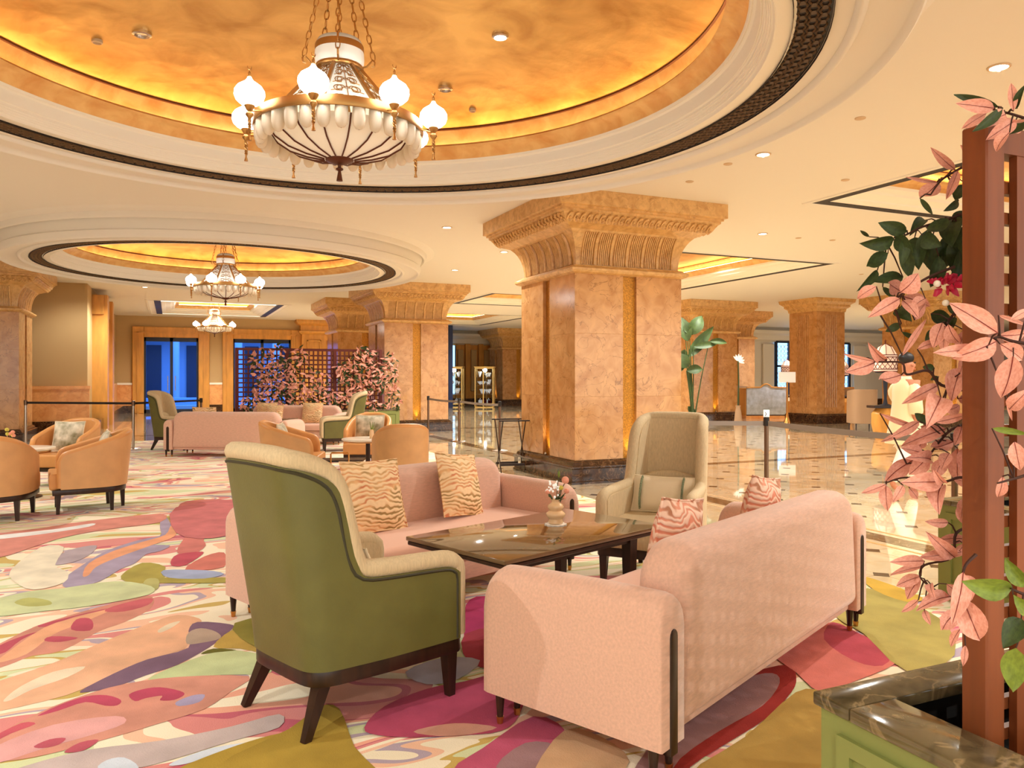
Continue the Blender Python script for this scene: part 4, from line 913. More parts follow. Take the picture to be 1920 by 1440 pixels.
MOT = [
 ((226, 150, 126), 'a', [(0,740),(210,640),(520,545),(800,475),(865,490),(840,550),(700,620),(560,670),(350,780),(180,810),(50,860),(-60,880),(-60,760)]),
 ((204, 92, 102), 'a', [(0,750),(150,690),(300,650),(210,640),(520,560),(640,540),(420,590),(260,655),(120,720),(30,790),(-40,800)]),
 ((250, 178, 134), 'a', [(30,800),(250,650),(440,590),(640,540),(560,582),(420,640),(300,690),(150,800),(-20,850)]),
 ((206, 92, 104), 'a', [(400,662),(430,605),(500,598),(525,630),(505,668)]), ((206, 92, 104), 'a', [(250,725),(290,700),(440,708),(340,732)]), ((220, 110, 112), 'a', [(590,560),(640,530),(800,490),(860,490),(830,525),(700,560)]),
 ((252, 188, 146), 'a', [(0,950),(300,850),(560,740),(860,620),(1000,580),(1120,600),(1125,640),(1050,700),(1040,770),(800,840),(600,930),(380,1030),(0,1120),(-80,1120),(-80,980)]),
 ((254, 224, 188), 'a', [(20,1060),(120,980),(300,900),(480,870),(380,930),(180,1000),(60,1060)]), ((254, 224, 188), 'a', [(890,665),(950,630),(1015,615),(960,655),(900,680)]),
 ((140, 106, 122), 'a', [(450,1010),(640,910),(830,830),(1060,765),(1060,670),(1110,620),(1290,632),(1305,660),(1180,760),(1000,860),(820,920),(650,985),(520,1010)]),
 ((198, 168, 144), 'a', [(1050,742),(1060,680),(1130,655),(1215,675),(1240,712),(1130,738)]),
 ((214, 216, 156), 'a', [(830,945),(1000,862),(1200,792),(1330,780),(1520,820),(1520,905),(1250,918),(1060,928)]),
 ((120, 112, 50), 'a', [(1130,800),(1200,770),(1330,778),(1210,792)]), ((210, 170, 86), 'a', [(1200,760),(1305,665),(1420,650),(1530,700),(1540,800),(1350,770)]),
 ((232, 156, 130), 'a', [(-60,1290),(200,1140),(450,1040),(700,970),(1000,930),(1400,925),(1300,1010),(1150,1110),(900,1190),(560,1290),(200,1380),(-60,1400)]),
 ((206, 84, 104), 'a', [(210,1150),(330,1090),(480,1040),(600,1033),(680,1060),(660,1090),(590,1092),(480,1072),(330,1120)]),
 ((206, 84, 104), 'a', [(725,1030),(800,1000),(900,988),(1010,1008),(1037,1030),(980,1060),(900,1062),(912,1036),(820,1050),(760,1067)]),
 ((186, 166, 190), 'a', [(990,1072),(1080,1035),(1152,1030),(1120,1072),(1010,1095)]),
 ((244, 174, 164), 'a', [(-40,1330),(300,1200),(650,1150),(700,1192),(500,1262),(250,1332),(-40,1420)]), ((216, 98, 106), 'a', [(-40,1270),(120,1190),(200,1195),(60,1250),(-40,1300)]),
 ((204, 96, 106), 'a', [(190,1322),(280,1282),(370,1275),(330,1312),(240,1332)]), ((204, 96, 106), 'a', [(360,1355),(450,1300),(555,1285),(470,1345)]),
 ((216, 188, 178), 'a', [(150,1430),(500,1340),(900,1290),(1300,1210),(1570,1140),(1570,1215),(1300,1292),(950,1400),(700,1450),(100,1470)]),
 ((226, 224, 232), 'a', [(950,1430),(1010,1395),(1200,1330),(1420,1300),(1200,1370),(1050,1420)]), ((226, 224, 236), 'a', [(550,1450),(600,1400),(700,1385),(780,1440),(700,1480)]),
 ((188, 150, 62), 'a', [(1000,1450),(1200,1365),(1400,1295),(1570,1250),(1640,1260),(1640,1500),(1000,1500)]), ((220, 172, 150), 'a', [(1320,1430),(1420,1370),(1570,1310),(1520,1370)]),
 ((194, 170, 170), 'a', [(300,297),(340,240),(430,205),(545,190),(500,245),(400,287)]),
 ((182, 160, 176), 'a', [(355,420),(370,370),(450,310),(600,220),(780,160),(900,135),(900,90),(905,30),(935,30),(968,90),(950,130),(850,180),(955,190),(900,222),(820,240),(760,290),(680,322),(560,392),(420,427)]),
 ((250, 170, 126), 'a', [(465,362),(500,290),(640,220),(800,170),(930,130),(960,80),(1005,80),(980,140),(850,190),(650,262),(540,312),(500,357)]),
 ((222, 130, 118), 'a', [(1000,205),(1050,130),(1100,60),(1000,0),(1050,-60),(1300,-60),(1260,100),(1150,150),(1158,190),(1100,232),(1010,238)]),
 ((208, 92, 102), 'a', [(960,282),(1000,240),(1135,225),(1130,247),(1040,302),(975,306)]), ((226, 130, 112), 'a', [(1040,327),(1150,252),(1260,230),(1260,312)]),
 ((188, 166, 84), 'a', [(680,362),(800,288),(930,310),(930,372),(1270,370),(1270,400),(900,402),(740,402)]), ((180, 182, 204), 'a', [(920,330),(1150,330),(1260,350),(1150,377),(950,372)]), ((200, 186, 116), 'a', [(805,410),(830,378),(890,380),(890,430),(845,446)]),
 ((220, 218, 162), 'a', [(-60,510),(160,450),(350,432),(650,392),(850,420),(830,470),(500,532),(250,560),(-60,590)]), ((198, 190, 112), 'a', [(80,512),(160,485),(270,500),(285,525),(160,535)]),
 ((228, 146, 128), 'a', [(-60,140),(250,90),(500,52),(900,12),(900,60),(600,100),(330,152),(-60,270)]), ((246, 234, 222), 'a', [(-60,140),(300,100),(520,66),(500,85),(250,125),(-60,160)]),
 ((252, 230, 198), 'a', [(60,330),(230,200),(360,200),(310,300),(380,340),(360,400),(190,440),(90,400)]),
 ((206, 86, 112), 'p', [(683,1366),(721,1326),(801,1293),(872,1279),(940,1262),(990,1272),(975,1340),(940,1372),(872,1380),(777,1384),(707,1380)]),
 ((236, 170, 146), 'p', [(775,1374),(820,1362),(870,1358),(932,1366),(880,1379),(820,1382)]),
 ((204, 92, 116), 'p', [(850,1445),(905,1405),(1000,1345),(1060,1372),(1030,1420),(990,1450),(900,1480)]), ((172, 130, 128), 'p', [(930,1440),(985,1395),(1040,1400),(1010,1440),(980,1470)]),
 ((226, 176, 130), 'p', [(1000,1450),(1060,1370),(1130,1385),(1180,1430),(1120,1480),(1020,1490)]),
 ((164, 52, 44), 'p', [(1180,1480),(1285,1330),(1403,1266),(1479,1248),(1493,1272),(1484,1300),(1435,1350),(1366,1394),(1295,1440),(1250,1500)]),
 ((172, 124, 118), 'p', [(1170,1480),(1275,1335),(1395,1275),(1448,1264),(1462,1282),(1430,1325),(1350,1372),(1275,1425),(1230,1490)]),
 ((226, 124, 108), 'p', [(1450,1225),(1500,1190),(1559,1168),(1610,1190),(1665,1215),(1680,1245),(1600,1280),(1540,1300),(1492,1262)]),
 ((200, 84, 92), 'p', [(1545,1200),(1562,1168),(1612,1190),(1670,1220),(1655,1250),(1600,1240)]),
 ((186, 144, 72), 'p', [(1492,1300),(1545,1300),(1600,1340),(1560,1430),(1400,1520),(1290,1460),(1400,1382)]),
 ((184, 146, 60), 'p', [(400,1445),(542,1369),(598,1327),(636,1331),(664,1402),(700,1460),(500,1500)]),
 ((184, 160, 88), 'p', [(1560,1120),(1640,1105),(1760,1160),(1790,1230),(1700,1260),(1620,1190),(1570,1160)]), ((222, 172, 70), 'p', [(1615,1082),(1660,1094),(1730,1122),(1700,1130),(1640,1108)]),
 ((206, 70, 110), 'p', [(870,1150),(893,1120),(960,1130),(940,1200),(880,1230)]), ((190, 72, 80), 'p', [(872,1190),(960,1180),(960,1250),(880,1245)]), ((196, 184, 190), 'p', [(760,1262),(830,1235),(900,1240),(860,1275),(800,1285)]),
 
 ((218, 124, 120), 'p', [(330,952),(452,938),(470,985),(400,1010),(330,1000)]), ((158, 142, 66), 'p', [(440,1170),(560,1150),(700,1150),(700,1210),(560,1230),(470,1210)]),
]
for n, (c, fr, pts) in enumerate(MOT):
    px = [(x / 3, 960 + y / 3) for x, y in pts] if fr == 'a' else pts
    W = [at(x, y) for x, y in px]; W = smooth_closed([(p.x, p.y) for p in W], 3)
    ar = sum(W[i - 1].x * W[i].y - W[i].x * W[i - 1].y for i in range(len(W)))
    if ar < 0: W = W[::-1]
    cx = sum(p.x for p in W) / len(W); cy = sum(p.y for p in W) / len(W); z = .0008 + n * .00009; k = len(W)
    MB().add([(p.x - cx, p.y - cy, z) for p in W], [tuple(range(k))]).build('carpet_motif', pile(c), cpt, smooth=False, loc=(cx, cy, 0))

# ------------------------------------------------------------------ planters and trellis screens
def make_planter(label, loc, L=3.0, Wd=.62, H=.65):
    r = thing('planter', label, 'planter', loc, 0, 'green planter boxes')
    MB().box(0, 0, 0, L, .03, H - .035).box(0, Wd - .03, 0, L, Wd, H - .035).box(0, .03, 0, .03, Wd - .03, H - .035).box(L - .03, .03, 0, L, Wd - .03, H - .035).build('box', M['planter'], r, smooth=False)
    rw = .14
    for x0, y0, x1, y1 in ((-.015, -.015, L + .015, rw), (-.015, Wd - rw + .04, L + .015, Wd + .015), (-.015, rw + .001, rw, Wd - rw + .039), (L - rw, rw + .001, L + .015, Wd - rw + .039)):
        MB().rbox(x0, y0, H - .034, x1, y1, H, .006, 2).build('rim_slab', M['rim'], r)
    MB().box(.03, .03, .1, L - .03, Wd - .03, .46).build('soil', M['soil'], r, smooth=False)
    MB().box(.031, .031, .46, L - .031, .05, H - .036).box(.031, Wd - .05, .46, L - .031, Wd - .031, H - .036).box(.031, .05, .46, .05, Wd - .05, H - .036).build('liner', M['soil'], r, smooth=False)
    def frame(u0, u1, fn, n):
        for z0, z1 in ((.08, .12), (H - .12, H - .08)): MB().box(*fn(u0 + .06, z0, u1 - .06, z1)).build('panel_moulding', M['planter'], r, smooth=False)
        for u in (u0 + .06, u1 - .1): MB().box(*fn(u, .12, u + .04, H - .12)).build('panel_moulding', M['planter'], r, smooth=False)
    n = max(1, round(L / 1.0))
    for k in range(n): frame(L * k / n, L * (k + 1) / n, lambda a, z0, b, z1: (a, -.014, z0, b, .002, z1), k)
    frame(0, Wd, lambda a, z0, b, z1: (-.014, a, z0, .002, b, z1), 0)
    return r
def make_trellis(label, loc, L, z0, z1, p, bar, mt, posts=2, grp=None, dpt=.03, pw=.055):
    r = thing('trellis_screen', label, 'screen', loc, 0, grp)
    for k in range(posts):
        x = k * L / (posts - 1); MB().rbox(x - pw / 2, -pw / 2, z0, x + pw / 2, pw / 2, z1, .004, 1).build('post', M[mt], r, smooth=False)
    for z in (z0 + .05, z1 - .03): MB().box(pw / 2, -dpt, z - .03, L - pw / 2, dpt, z + .03).build('rail', M[mt], r, smooth=False)
    nx = int((L - pw) / p); nz = int((z1 - z0 - .14) / p)
    v = MB().box(-bar / 2, -dpt * .9, z0 + .08, bar / 2, -.001, z1 - .06); h = MB().box(pw / 2, .001, -bar / 2, L - pw / 2, dpt * .9, bar / 2)
    vm = v.build('lattice_slat', M[mt], r, smooth=False, loc=(pw / 2 + (L - pw) / nx, 0, 0)).data
    for k in range(2, nx): put('lattice_slat', vm, r, (pw / 2 + (L - pw) * k / nx, 0, 0))
    hm = None; zz = z1 - z0 - .14
    for k in range(1, nz):
        l = (0, 0, z0 + .08 + zz * k / nz)
        if hm is None: hm = h.build('lattice_slat', M[mt], r, smooth=False, loc=l).data
        else: put('lattice_slat', hm, r, l)
    return r
c0 = at(1540, 1297, .65)
P1 = make_planter('sage green planter box with dark marble rim in the near right corner', (c0.x, c0.y - .62, 0), 2.4)
tp = atz(1832, 1385, 1.74)
TR1 = make_trellis('reddish wooden trellis screen at the right edge, close to the camera', (onY(1843, c0.y - .30), c0.y - .30, 0), 2.0, .47, 2.02, .07, .027, 'redwood', 3, None, .022, .062)
c2 = atz(1759, 948, 4.85)
P2 = make_planter('green planter box partly seen behind the pink leaves at the right', (onY(1759, c2.y + .17), c2.y - .45, 0), 2.4)
TYY = 19.18; txa, txb = onY(444, TYY), onY(713, TYY)
P3 = make_planter('green planter under the far flowering trellis screen', (txa + .1, TYY - .31, 0), onY(743, TYY) - txa - .1)
TR2 = make_trellis('maroon lattice trellis screen covered in pink foliage in the distance', (txa, TYY, 0), txb - txa, .47, 2.14, .105, .034, 'maroon', 4, None, .03, .08)

# ------------------------------------------------------------------ leaves
def leaf_unit(fold=.12, bend=.1, curl=.0):
    b = MB(); n = 8; g = []
    for i in range(n + 1):
        t = i / n; wv = sin(pi * t ** .85) ** .8 * .5 if 0 < t < 1 else .012
        zc = bend * sin(pi * t) - bend * .3 * t
        for s in (-1, -.5, 0, .5, 1): g.append((t, s * wv, zc + fold * abs(s) * wv * 1.6 + curl * s * t * .2))
    b.add(g, [(i * 5 + j, i * 5 + 5 + j, i * 5 + 6 + j, i * 5 + 1 + j) for i in range(n) for j in range(4)])
    r_ = MB().tube([(t / 8, 0, bend * sin(pi * t / 8) - bend * .3 * t / 8 + .012) for t in range(0, 9)], [.02] * 4 + [.014] * 4 + [.004], 4, flat=1)
    return b, r_
LU = []
for f_, bn, cu in ((.12, .10, .1), (.25, .18, -.2), (.08, -.12, .25)):
    b, r_ = leaf_unit(f_, bn, cu); m1 = bpy.data.meshes.new('leaf'); m1.from_pydata(b.v, [], b.f); m1.polygons.foreach_set('use_smooth', [True] * len(m1.polygons))
    m2 = bpy.data.meshes.new('midrib'); m2.from_pydata(r_.v, [], r_.f); m2.materials.append(M['midrib']); LU.append((m1, m2))
LMESH = {}
def leafmesh(k, mt):
    if (k, mt) not in LMESH: m = LU[k][0].copy(); m.materials.clear(); m.materials.append(M[mt]); LMESH[(k, mt)] = m
    return LMESH[(k, mt)]
def place_leaf(parent, B, Tt, width, mt, facing, k, roll=0, rib=True):
    d = Vector(Tt) - Vector(B); Ln = d.length; x = d / Ln; f = Vector(facing); y = f.cross(x).normalized(); z = x.cross(y)
    R = Matrix((x, y, z)).transposed(); R = R @ Matrix.Rotation(roll, 3, 'X')
    o = put('leaf', leafmesh(k, mt), parent); base = parent.location
    o.matrix_basis = Matrix.Translation(Vector(B) - base) @ R.to_4x4() @ Matrix.Diagonal((Ln, width, min(Ln, width * 2.2), 1))
    if rib: put('midrib', LU[k][1], o)
    return o
BR = {
 'spray of pink and green leaves over the top of the near trellis post': ([(1960,235),(1900,215),(1860,205)], 1.72, 'P', [(1864,203,1793,194,24,'p'),(1885,215,1827,242,24,'p'),(1850,212,1803,242,16,'p'),(1900,208,1896,155,15,'p'),(1893,248,1867,284,18,'p'),(1873,201,1788,177,15,'g'),(1880,203,1824,247,18,'g'),(1907,203,1922,158,13,'g'),(1922,222,1890,255,22,'g'),(1905,225,1850,262,26,'p'),(1920,235,1885,228,24,'p')]),
 'thin twig of pink leaves left of the trellis, below its top': ([(1830,300),(1796,318),(1765,338),(1745,365)], 1.9, 'P', [(1791,318,1745,277,16,'p'),(1796,320,1774,374,16,'p'),(1760,342,1725,371,30,'p'),(1757,342,1698,332,7,'p'),(1815,296,1802,272,14,'p'),(1725,372,1750,403,9,'g'),(1797,377,1770,396,14,'g'),(1812,345,1790,375,20,'g')]),
 'dense branch of dark green leaves left of the trellis post': ([(1830,390),(1780,410),(1730,425),(1695,442),(1662,455)], 1.95, 'G', [(1700,435,1647,418,24,'g'),(1676,447,1612,457,26,'g'),(1630,444,1612,432,6,'g'),(1680,442,1712,474,28,'g'),(1735,413,1706,440,18,'g'),(1778,410,1738,437,24,'g'),(1790,408,1785,462,38,'g'),(1730,442,1764,462,28,'g'),(1665,475,1625,500,24,'g'),(1697,445,1690,500,18,'g'),(1715,445,1722,505,30,'g'),(1745,455,1752,512,30,'g'),(1790,450,1800,530,40,'g'),(1775,440,1770,505,34,'g'),(1812,420,1808,480,34,'g'),(1740,430,1732,495,26,'g'),(1805,470,1780,540,34,'g'),(1700,470,1705,520,22,'g'),(1693,520,1635,528,22,'g'),(1645,507,1607,546,15,'g'),(1655,538,1680,560,10,'g'),(1810,395,1790,425,26,'g'),(1760,480,1745,540,26,'g')]),
 'fan of pale pink leaves hanging below the green branch': ([(1790,500),(1740,520),(1690,552),(1650,590)], 1.9, 'P', [(1687,560,1628,595,24,'p'),(1688,548,1722,513,32,'p'),(1694,556,1743,574,28,'p'),(1692,563,1722,596,20,'p'),(1643,537,1607,560,18,'p'),(1692,548,1665,530,26,'p'),(1692,667,1737,598,11,'p'),(1685,578,1708,602,24,'g'),(1690,607,1660,622,14,'g'),(1691,622,1720,634,9,'g'),(1735,560,1708,580,18,'p'),(1715,600,1735,568,16,'p')]),
 'cluster of folded pink leaves beside the trellis post under the red bloom': ([(1815,560),(1780,600),(1755,650)], 1.88, 'P', [(1767,605,1750,652,26,'p'),(1778,608,1800,645,22,'p'),(1745,588,1784,602,24,'g'),(1750,618,1735,640,12,'g'),(1790,595,1770,640,16,'g'),(1810,620,1795,660,18,'p'),(1772,612,1768,660,20,'p'),(1805,580,1775,575,18,'g')]),
 'large pale pink leaves spreading across the front of the trellis': ([(1960,650),(1900,640),(1870,632),(1850,650)], 1.58, 'P', [(1870,624,1780,568,38,'p'),(1868,640,1785,672,38,'p'),(1849,653,1749,662,22,'p'),(1871,629,1925,625,24,'p'),(1875,645,1918,675,28,'p'),(1900,668,1878,748,42,'p'),(1890,745,1898,790,7,'p'),(1893,767,1930,730,26,'p'),(1930,580,1895,600,14,'p'),(1872,591,1925,610,8,'p')]),
 'long twig with pink leaves reaching left past the walking person': ([(1830,735),(1765,722),(1740,695),(1700,702),(1690,680),(1640,678),(1584,664)], 1.85, 'P', [(1640,680,1586,698,26,'p'),(1660,675,1628,643,18,'p'),(1690,703,1648,712,24,'p'),(1640,678,1582,664,10,'p'),(1802,690,1783,752,32,'p'),(1796,748,1842,745,24,'p'),(1760,722,1692,757,22,'p'),(1764,745,1738,800,40,'p'),(1755,792,1815,777,15,'p'),(1800,700,1812,660,14,'p'),(1752,690,1730,688,14,'g'),(1760,706,1745,712,8,'g'),(1720,655,1760,640,14,'p'),(1770,770,1800,760,18,'p')]),
 'thick mass of dusky pink leaves and twigs at mid height by the post': ([(1830,790),(1785,805),(1760,830),(1735,860),(1700,870)], 1.95, 'P', [(1724,790,1670,820,18,'p'),(1773,804,1690,836,26,'p'),(1788,828,1745,840,24,'p'),(1795,840,1795,904,28,'p'),(1811,838,1806,892,16,'p'),(1713,862,1659,902,28,'p'),(1730,850,1690,840,20,'p'),(1745,862,1700,858,22,'p'),(1770,860,1752,896,24,'p'),(1740,855,1705,890,28,'p'),(1780,850,1765,880,20,'p'),(1715,800,1650,830,14,'p'),(1745,792,1715,775,16,'g'),(1803,800,1790,835,22,'p'),(1765,812,1725,800,18,'p'),(1722,842,1735,818,18,'p'),(1650,775,1720,800,10,'p')]),
 'broad pink leaves fanning out below the dusky mass': ([(1850,900),(1800,895),(1768,903),(1700,895),(1662,905)], 1.85, 'P', [(1768,903,1690,905,32,'p'),(1767,910,1759,962,30,'p'),(1662,908,1614,926,14,'p'),(1661,910,1664,958,22,'p'),(1693,910,1674,942,15,'p'),(1828,908,1788,898,20,'p'),(1838,902,1822,938,20,'p'),(1826,788,1855,862,16,'p'),(1705,915,1722,936,14,'p'),(1808,935,1802,975,16,'p'),(1770,905,1750,880,16,'p')]),
 'pink twig low down in front of the pale marble floor': ([(1830,985),(1793,1000),(1785,1045),(1733,1060),(1727,1085),(1760,1110)], 1.9, 'P', [(1778,980,1735,978,16,'p'),(1790,1045,1738,998,26,'p'),(1803,1035,1722,1046,20,'p'),(1733,1052,1669,1054,20,'p'),(1731,1062,1669,1078,12,'p'),(1727,1080,1681,1098,20,'p'),(1726,1083,1700,1124,22,'p'),(1782,1119,1719,1143,24,'p'),(1722,1125,1690,1148,14,'p'),(1733,1144,1745,1172,12,'p'),(1745,1095,1752,1122,14,'p'),(1812,1010,1760,1012,18,'p'),(1808,1020,1785,1045,16,'p'),(1775,1095,1800,1110,22,'p'),(1795,950,1812,985,16,'p')]),
 'drooping pair of large pink leaves overlapping the post foot': ([(1830,1040),(1808,1065),(1804,1110)], 1.62, 'P', [(1806,1073,1786,1170,30,'p'),(1804,1120,1838,1202,44,'p'),(1795,1145,1765,1182,26,'p'),(1800,1180,1782,1213,14,'p'),(1808,1078,1822,1125,20,'p'),(1810,1210,1806,1250,12,'p')]),
 'lime and olive leaves at the right edge before the trellis': ([(1960,1130),(1910,1110),(1895,1104)], 1.45, 'L', [(1898,1103,1805,1092,40,'l'),(1930,1100,1884,1046,28,'l'),(1905,1215,1898,1295,40,'l'),(1915,1160,1882,1215,36,'g'),(1900,1115,1935,1145,24,'l')]),
 'small pink leaves on a bare twig across the trellis': ([(1960,880),(1910,895),(1870,906)], 1.6, 'P', [(1902,828,1913,882,26,'p'),(1880,893,1871,933,18,'p'),(1860,803,1930,815,12,'l'),(1925,862,1900,860,8,'p')]),
}
fr2 = random.Random(11)
CC = {'p': 'leafpink', 'g': 'leafgreen', 'l': 'leaflime'}
for lab, (stem, z, _, leaves) in BR.items():
    pts = [atz(x, y, z + fr2.uniform(-.02, .02)) for x, y in stem]
    B = thing('leafy_branch', lab, 'branch', pts[0], 0, 'artificial leafy branches on the near trellis')
    sp = smooth_open([p - pts[0] for p in pts], 5)
    MB().tube(sp, [.0042 - .0026 * i / len(sp) for i in range(len(sp))], 5).build('stem', M['stem'], B)
    tw = MB()
    for i, (x0, y0, x1, y1, wd, c) in enumerate(leaves):
        zb = z + fr2.uniform(-.05, .05); b_ = atz(x0, y0, zb); t_ = atz(x1, y1, zb + fr2.uniform(-.05, .03)); 
        fc = (Vector((0, 0, EYE)) - b_).normalized(); near = min(sp, key=lambda q: (q + pts[0] - b_).length) + pts[0]
        place_leaf(B, b_, t_, wd * zb / FPX * 1.12, CC[c], fc, i % 3, fr2.uniform(-.45, .45), rib=(c == 'p'))
        tw.tube([near - pts[0], (near + b_) / 2 - pts[0] + Vector((0, 0, .006)), b_ - pts[0]], [.0022, .0018, .0015], 4)
    tw.build('twig', M['stem'], B)
# magenta bloom with glass ball
bc = atz(1772, 535, 1.9); fb = thing('magenta_bloom', 'glossy magenta artificial bloom with clear bead amid green leaves', 'flower', bc)
for k in range(30):
    a = fr2.uniform(0, 2 * pi); e = fr2.uniform(-1, 1); d = Vector((cos(a) * cos(e), sin(a) * cos(e), sin(e))); p = d * fr2.uniform(.005, .035)
    MB().tube([p, p + d * .012 + Vector((0, 0, .004)), p + d * .024], [.003, .0085, .002], 6, flat=.5).build('petal', M['leafmagenta'], fb)
q = atz(1757, 532, 1.84) - bc; MB().sphere(q, .0085, 12, 8).build('bead', M['whitemarble'], fb)
q = atz(1773, 568, 1.84) - bc; MB().sphere(q, .008, 12, 8).build('bead', M['whitemarble'], fb)

def vine(lab, centres, n_obj, n_stuff, Y, seed):
    f = random.Random(seed); c0_ = atz(centres[0][0], centres[0][1], 18.5); r = thing('flowering_vine', lab, 'vine', (c0_.x, Y - .05, .4), 0, 'foliage on the far trellis')
    st = MB()
    for cx, cy, rx, ry in centres:
        X = onY(cx, Y); Zz = EYE + (HZ - cy) * (X * SY + Y * CY) / FPX; st.tube(smooth_open([Vector((X - c0_.x, .02, 0)), Vector((X - c0_.x + .1, -.03, (Zz - .4) * .5)), Vector((X - c0_.x, -.02, Zz - .4))], 4), .008, 4)
    st.build('stem', M['stem'], r)
    stuff = {'leafpink': MB(), 'leafgreen': MB()}; wts = [rx * ry for _, _, rx, ry in centres]
    for i in range(n_obj + n_stuff):
        cx, cy, rx, ry = f.choices(centres, wts)[0]; a = f.uniform(0, 2 * pi); q = sqrt(f.random()); px, py = cx + rx * q * cos(a), cy + ry * q * sin(a)
        X = onY(px, Y); zc = X * SY + Y * CY; Zz = EYE + (HZ - py) * zc / FPX; y = Y - f.uniform(.0, .28)
        b_ = Vector((X, y, Zz)); d = Vector((f.uniform(-1, 1), f.uniform(-.7, .1), f.uniform(-1, .6))).normalized(); L_ = f.uniform(.11, .17); wd = L_ * f.uniform(.28, .42)
        mt = 'leafpink' if f.random() < .66 else 'leafgreen'; fc = Vector((f.uniform(-.6, .6), -1, f.uniform(-.4, .6))).normalized(); k = f.randrange(3)
        if abs(fc.dot(d)) > .9: fc = Vector((0, -.5, 1)).normalized()
        if i < n_obj: place_leaf(r, b_, b_ + d * L_, wd, mt, fc, k, 0, rib=False)
        else:
            x = d; yv = fc.cross(x).normalized(); zv = x.cross(yv); bb = b_ - r.location
            stuff[mt].add([bb, bb + x * L_ * .35 + yv * wd * .5, bb + x * L_ * .75 + yv * wd * .32, bb + x * L_, bb + x * L_ * .75 - yv * wd * .32, bb + x * L_ * .35 - yv * wd * .5], [(0, 1, 2, 3, 4, 5)])
    for mt, b in stuff.items(): b.build('leaf_mass', M[mt], r, smooth=False)['kind'] = 'stuff'
vine('left bank of pink and dark foliage on the far trellis', [(495,690,26,30),(500,740,30,36),(530,700,24,34),(545,745,30,34),(520,665,14,18),(480,670,14,14),(475,760,26,24),(590,715,26,22),(600,750,28,24),(562,668,10,16),(640,745,26,18),(575,775,34,12)], 280, 760, TYY - .05, 5)
vine('right bank of pink foliage spilling round the far trellis corner', [(680,672,22,22),(655,700,20,22),(690,710,24,30),(722,710,18,32),(735,745,12,22),(700,770,26,20),(665,740,20,24),(640,700,14,18),(728,680,14,16)], 240, 460, TYY - .05, 6)

# ------------------------------------------------------------------ tall tropical plant
bp_ = thing('tropical_plant', 'tall plant with broad dark green paddle leaves right of the big column', 'plant', cp(1300, 20.0))
gz = 20.0
def pw(px, py): return atz(px, py, gz) - bp_.location
MB().lathe([(.22, 0), (.30, .05), (.30, .36), (.27, .38), (.25, .33), (.02, .33)], 24).build('pot', M['planter'], bp_)
for i, (b, t, wd) in enumerate((((1290,640),(1272,592),26), ((1293,628),(1316,592),26), ((1290,670),(1338,612),22), ((1300,650),(1345,645),14), ((1330,640),(1364,643),12), ((1284,655),(1272,700),24), ((1288,690),(1270,662),26), ((1287,695),(1318,692),18), ((1290,762),(1305,778),12), ((1282,605),(1299,628),20))):
    B_, T_ = pw(*b), pw(*t)
    st = MB().tube(smooth_open([Vector((fr2.uniform(-.06, .06), fr2.uniform(-.06, .06), .33)), Vector((B_.x * .5, B_.y * .5, B_.z * .6)), B_], 4), [.022, .02, .018, .016, .014, .013, .012, .011, .01], 6).build('stalk', M['leafgreen'], bp_)
    place_leaf(bp_, B_ + bp_.location, T_ + bp_.location, wd * gz / FPX * 1.0, 'leafgreen', (-SY, -CY, .15), i % 3, 0, rib=False)
# white lily in the distance
wl = thing('white_lily', 'white lily bloom beyond the plant column', 'flower', atz(1384, 672, 23.0) - Vector((0, 0, .3)))
for k in range(7):
    a = -.3 + k * .45; place_leaf(wl, wl.location + Vector((0, 0, .22)), wl.location + Vector((0, 0, .22)) + CR * .2 * cos(a) + Vector((0, 0, .22 * sin(a))), .07, 'glint', (-SY, -CY, 0), k % 3, 0, rib=False)
MB().tube([(0, 0, -1.1), (.02, 0, -.4), (0, 0, .22)], .02, 6).build('stalk', M['leafgreen'], wl)
MB().lathe([(.10, -1.755), (.13, -1.7), (.09, -1.3), (.06, -1.15), (.08, -1.1)], 16).build('urn', M['chairgrey'], wl)

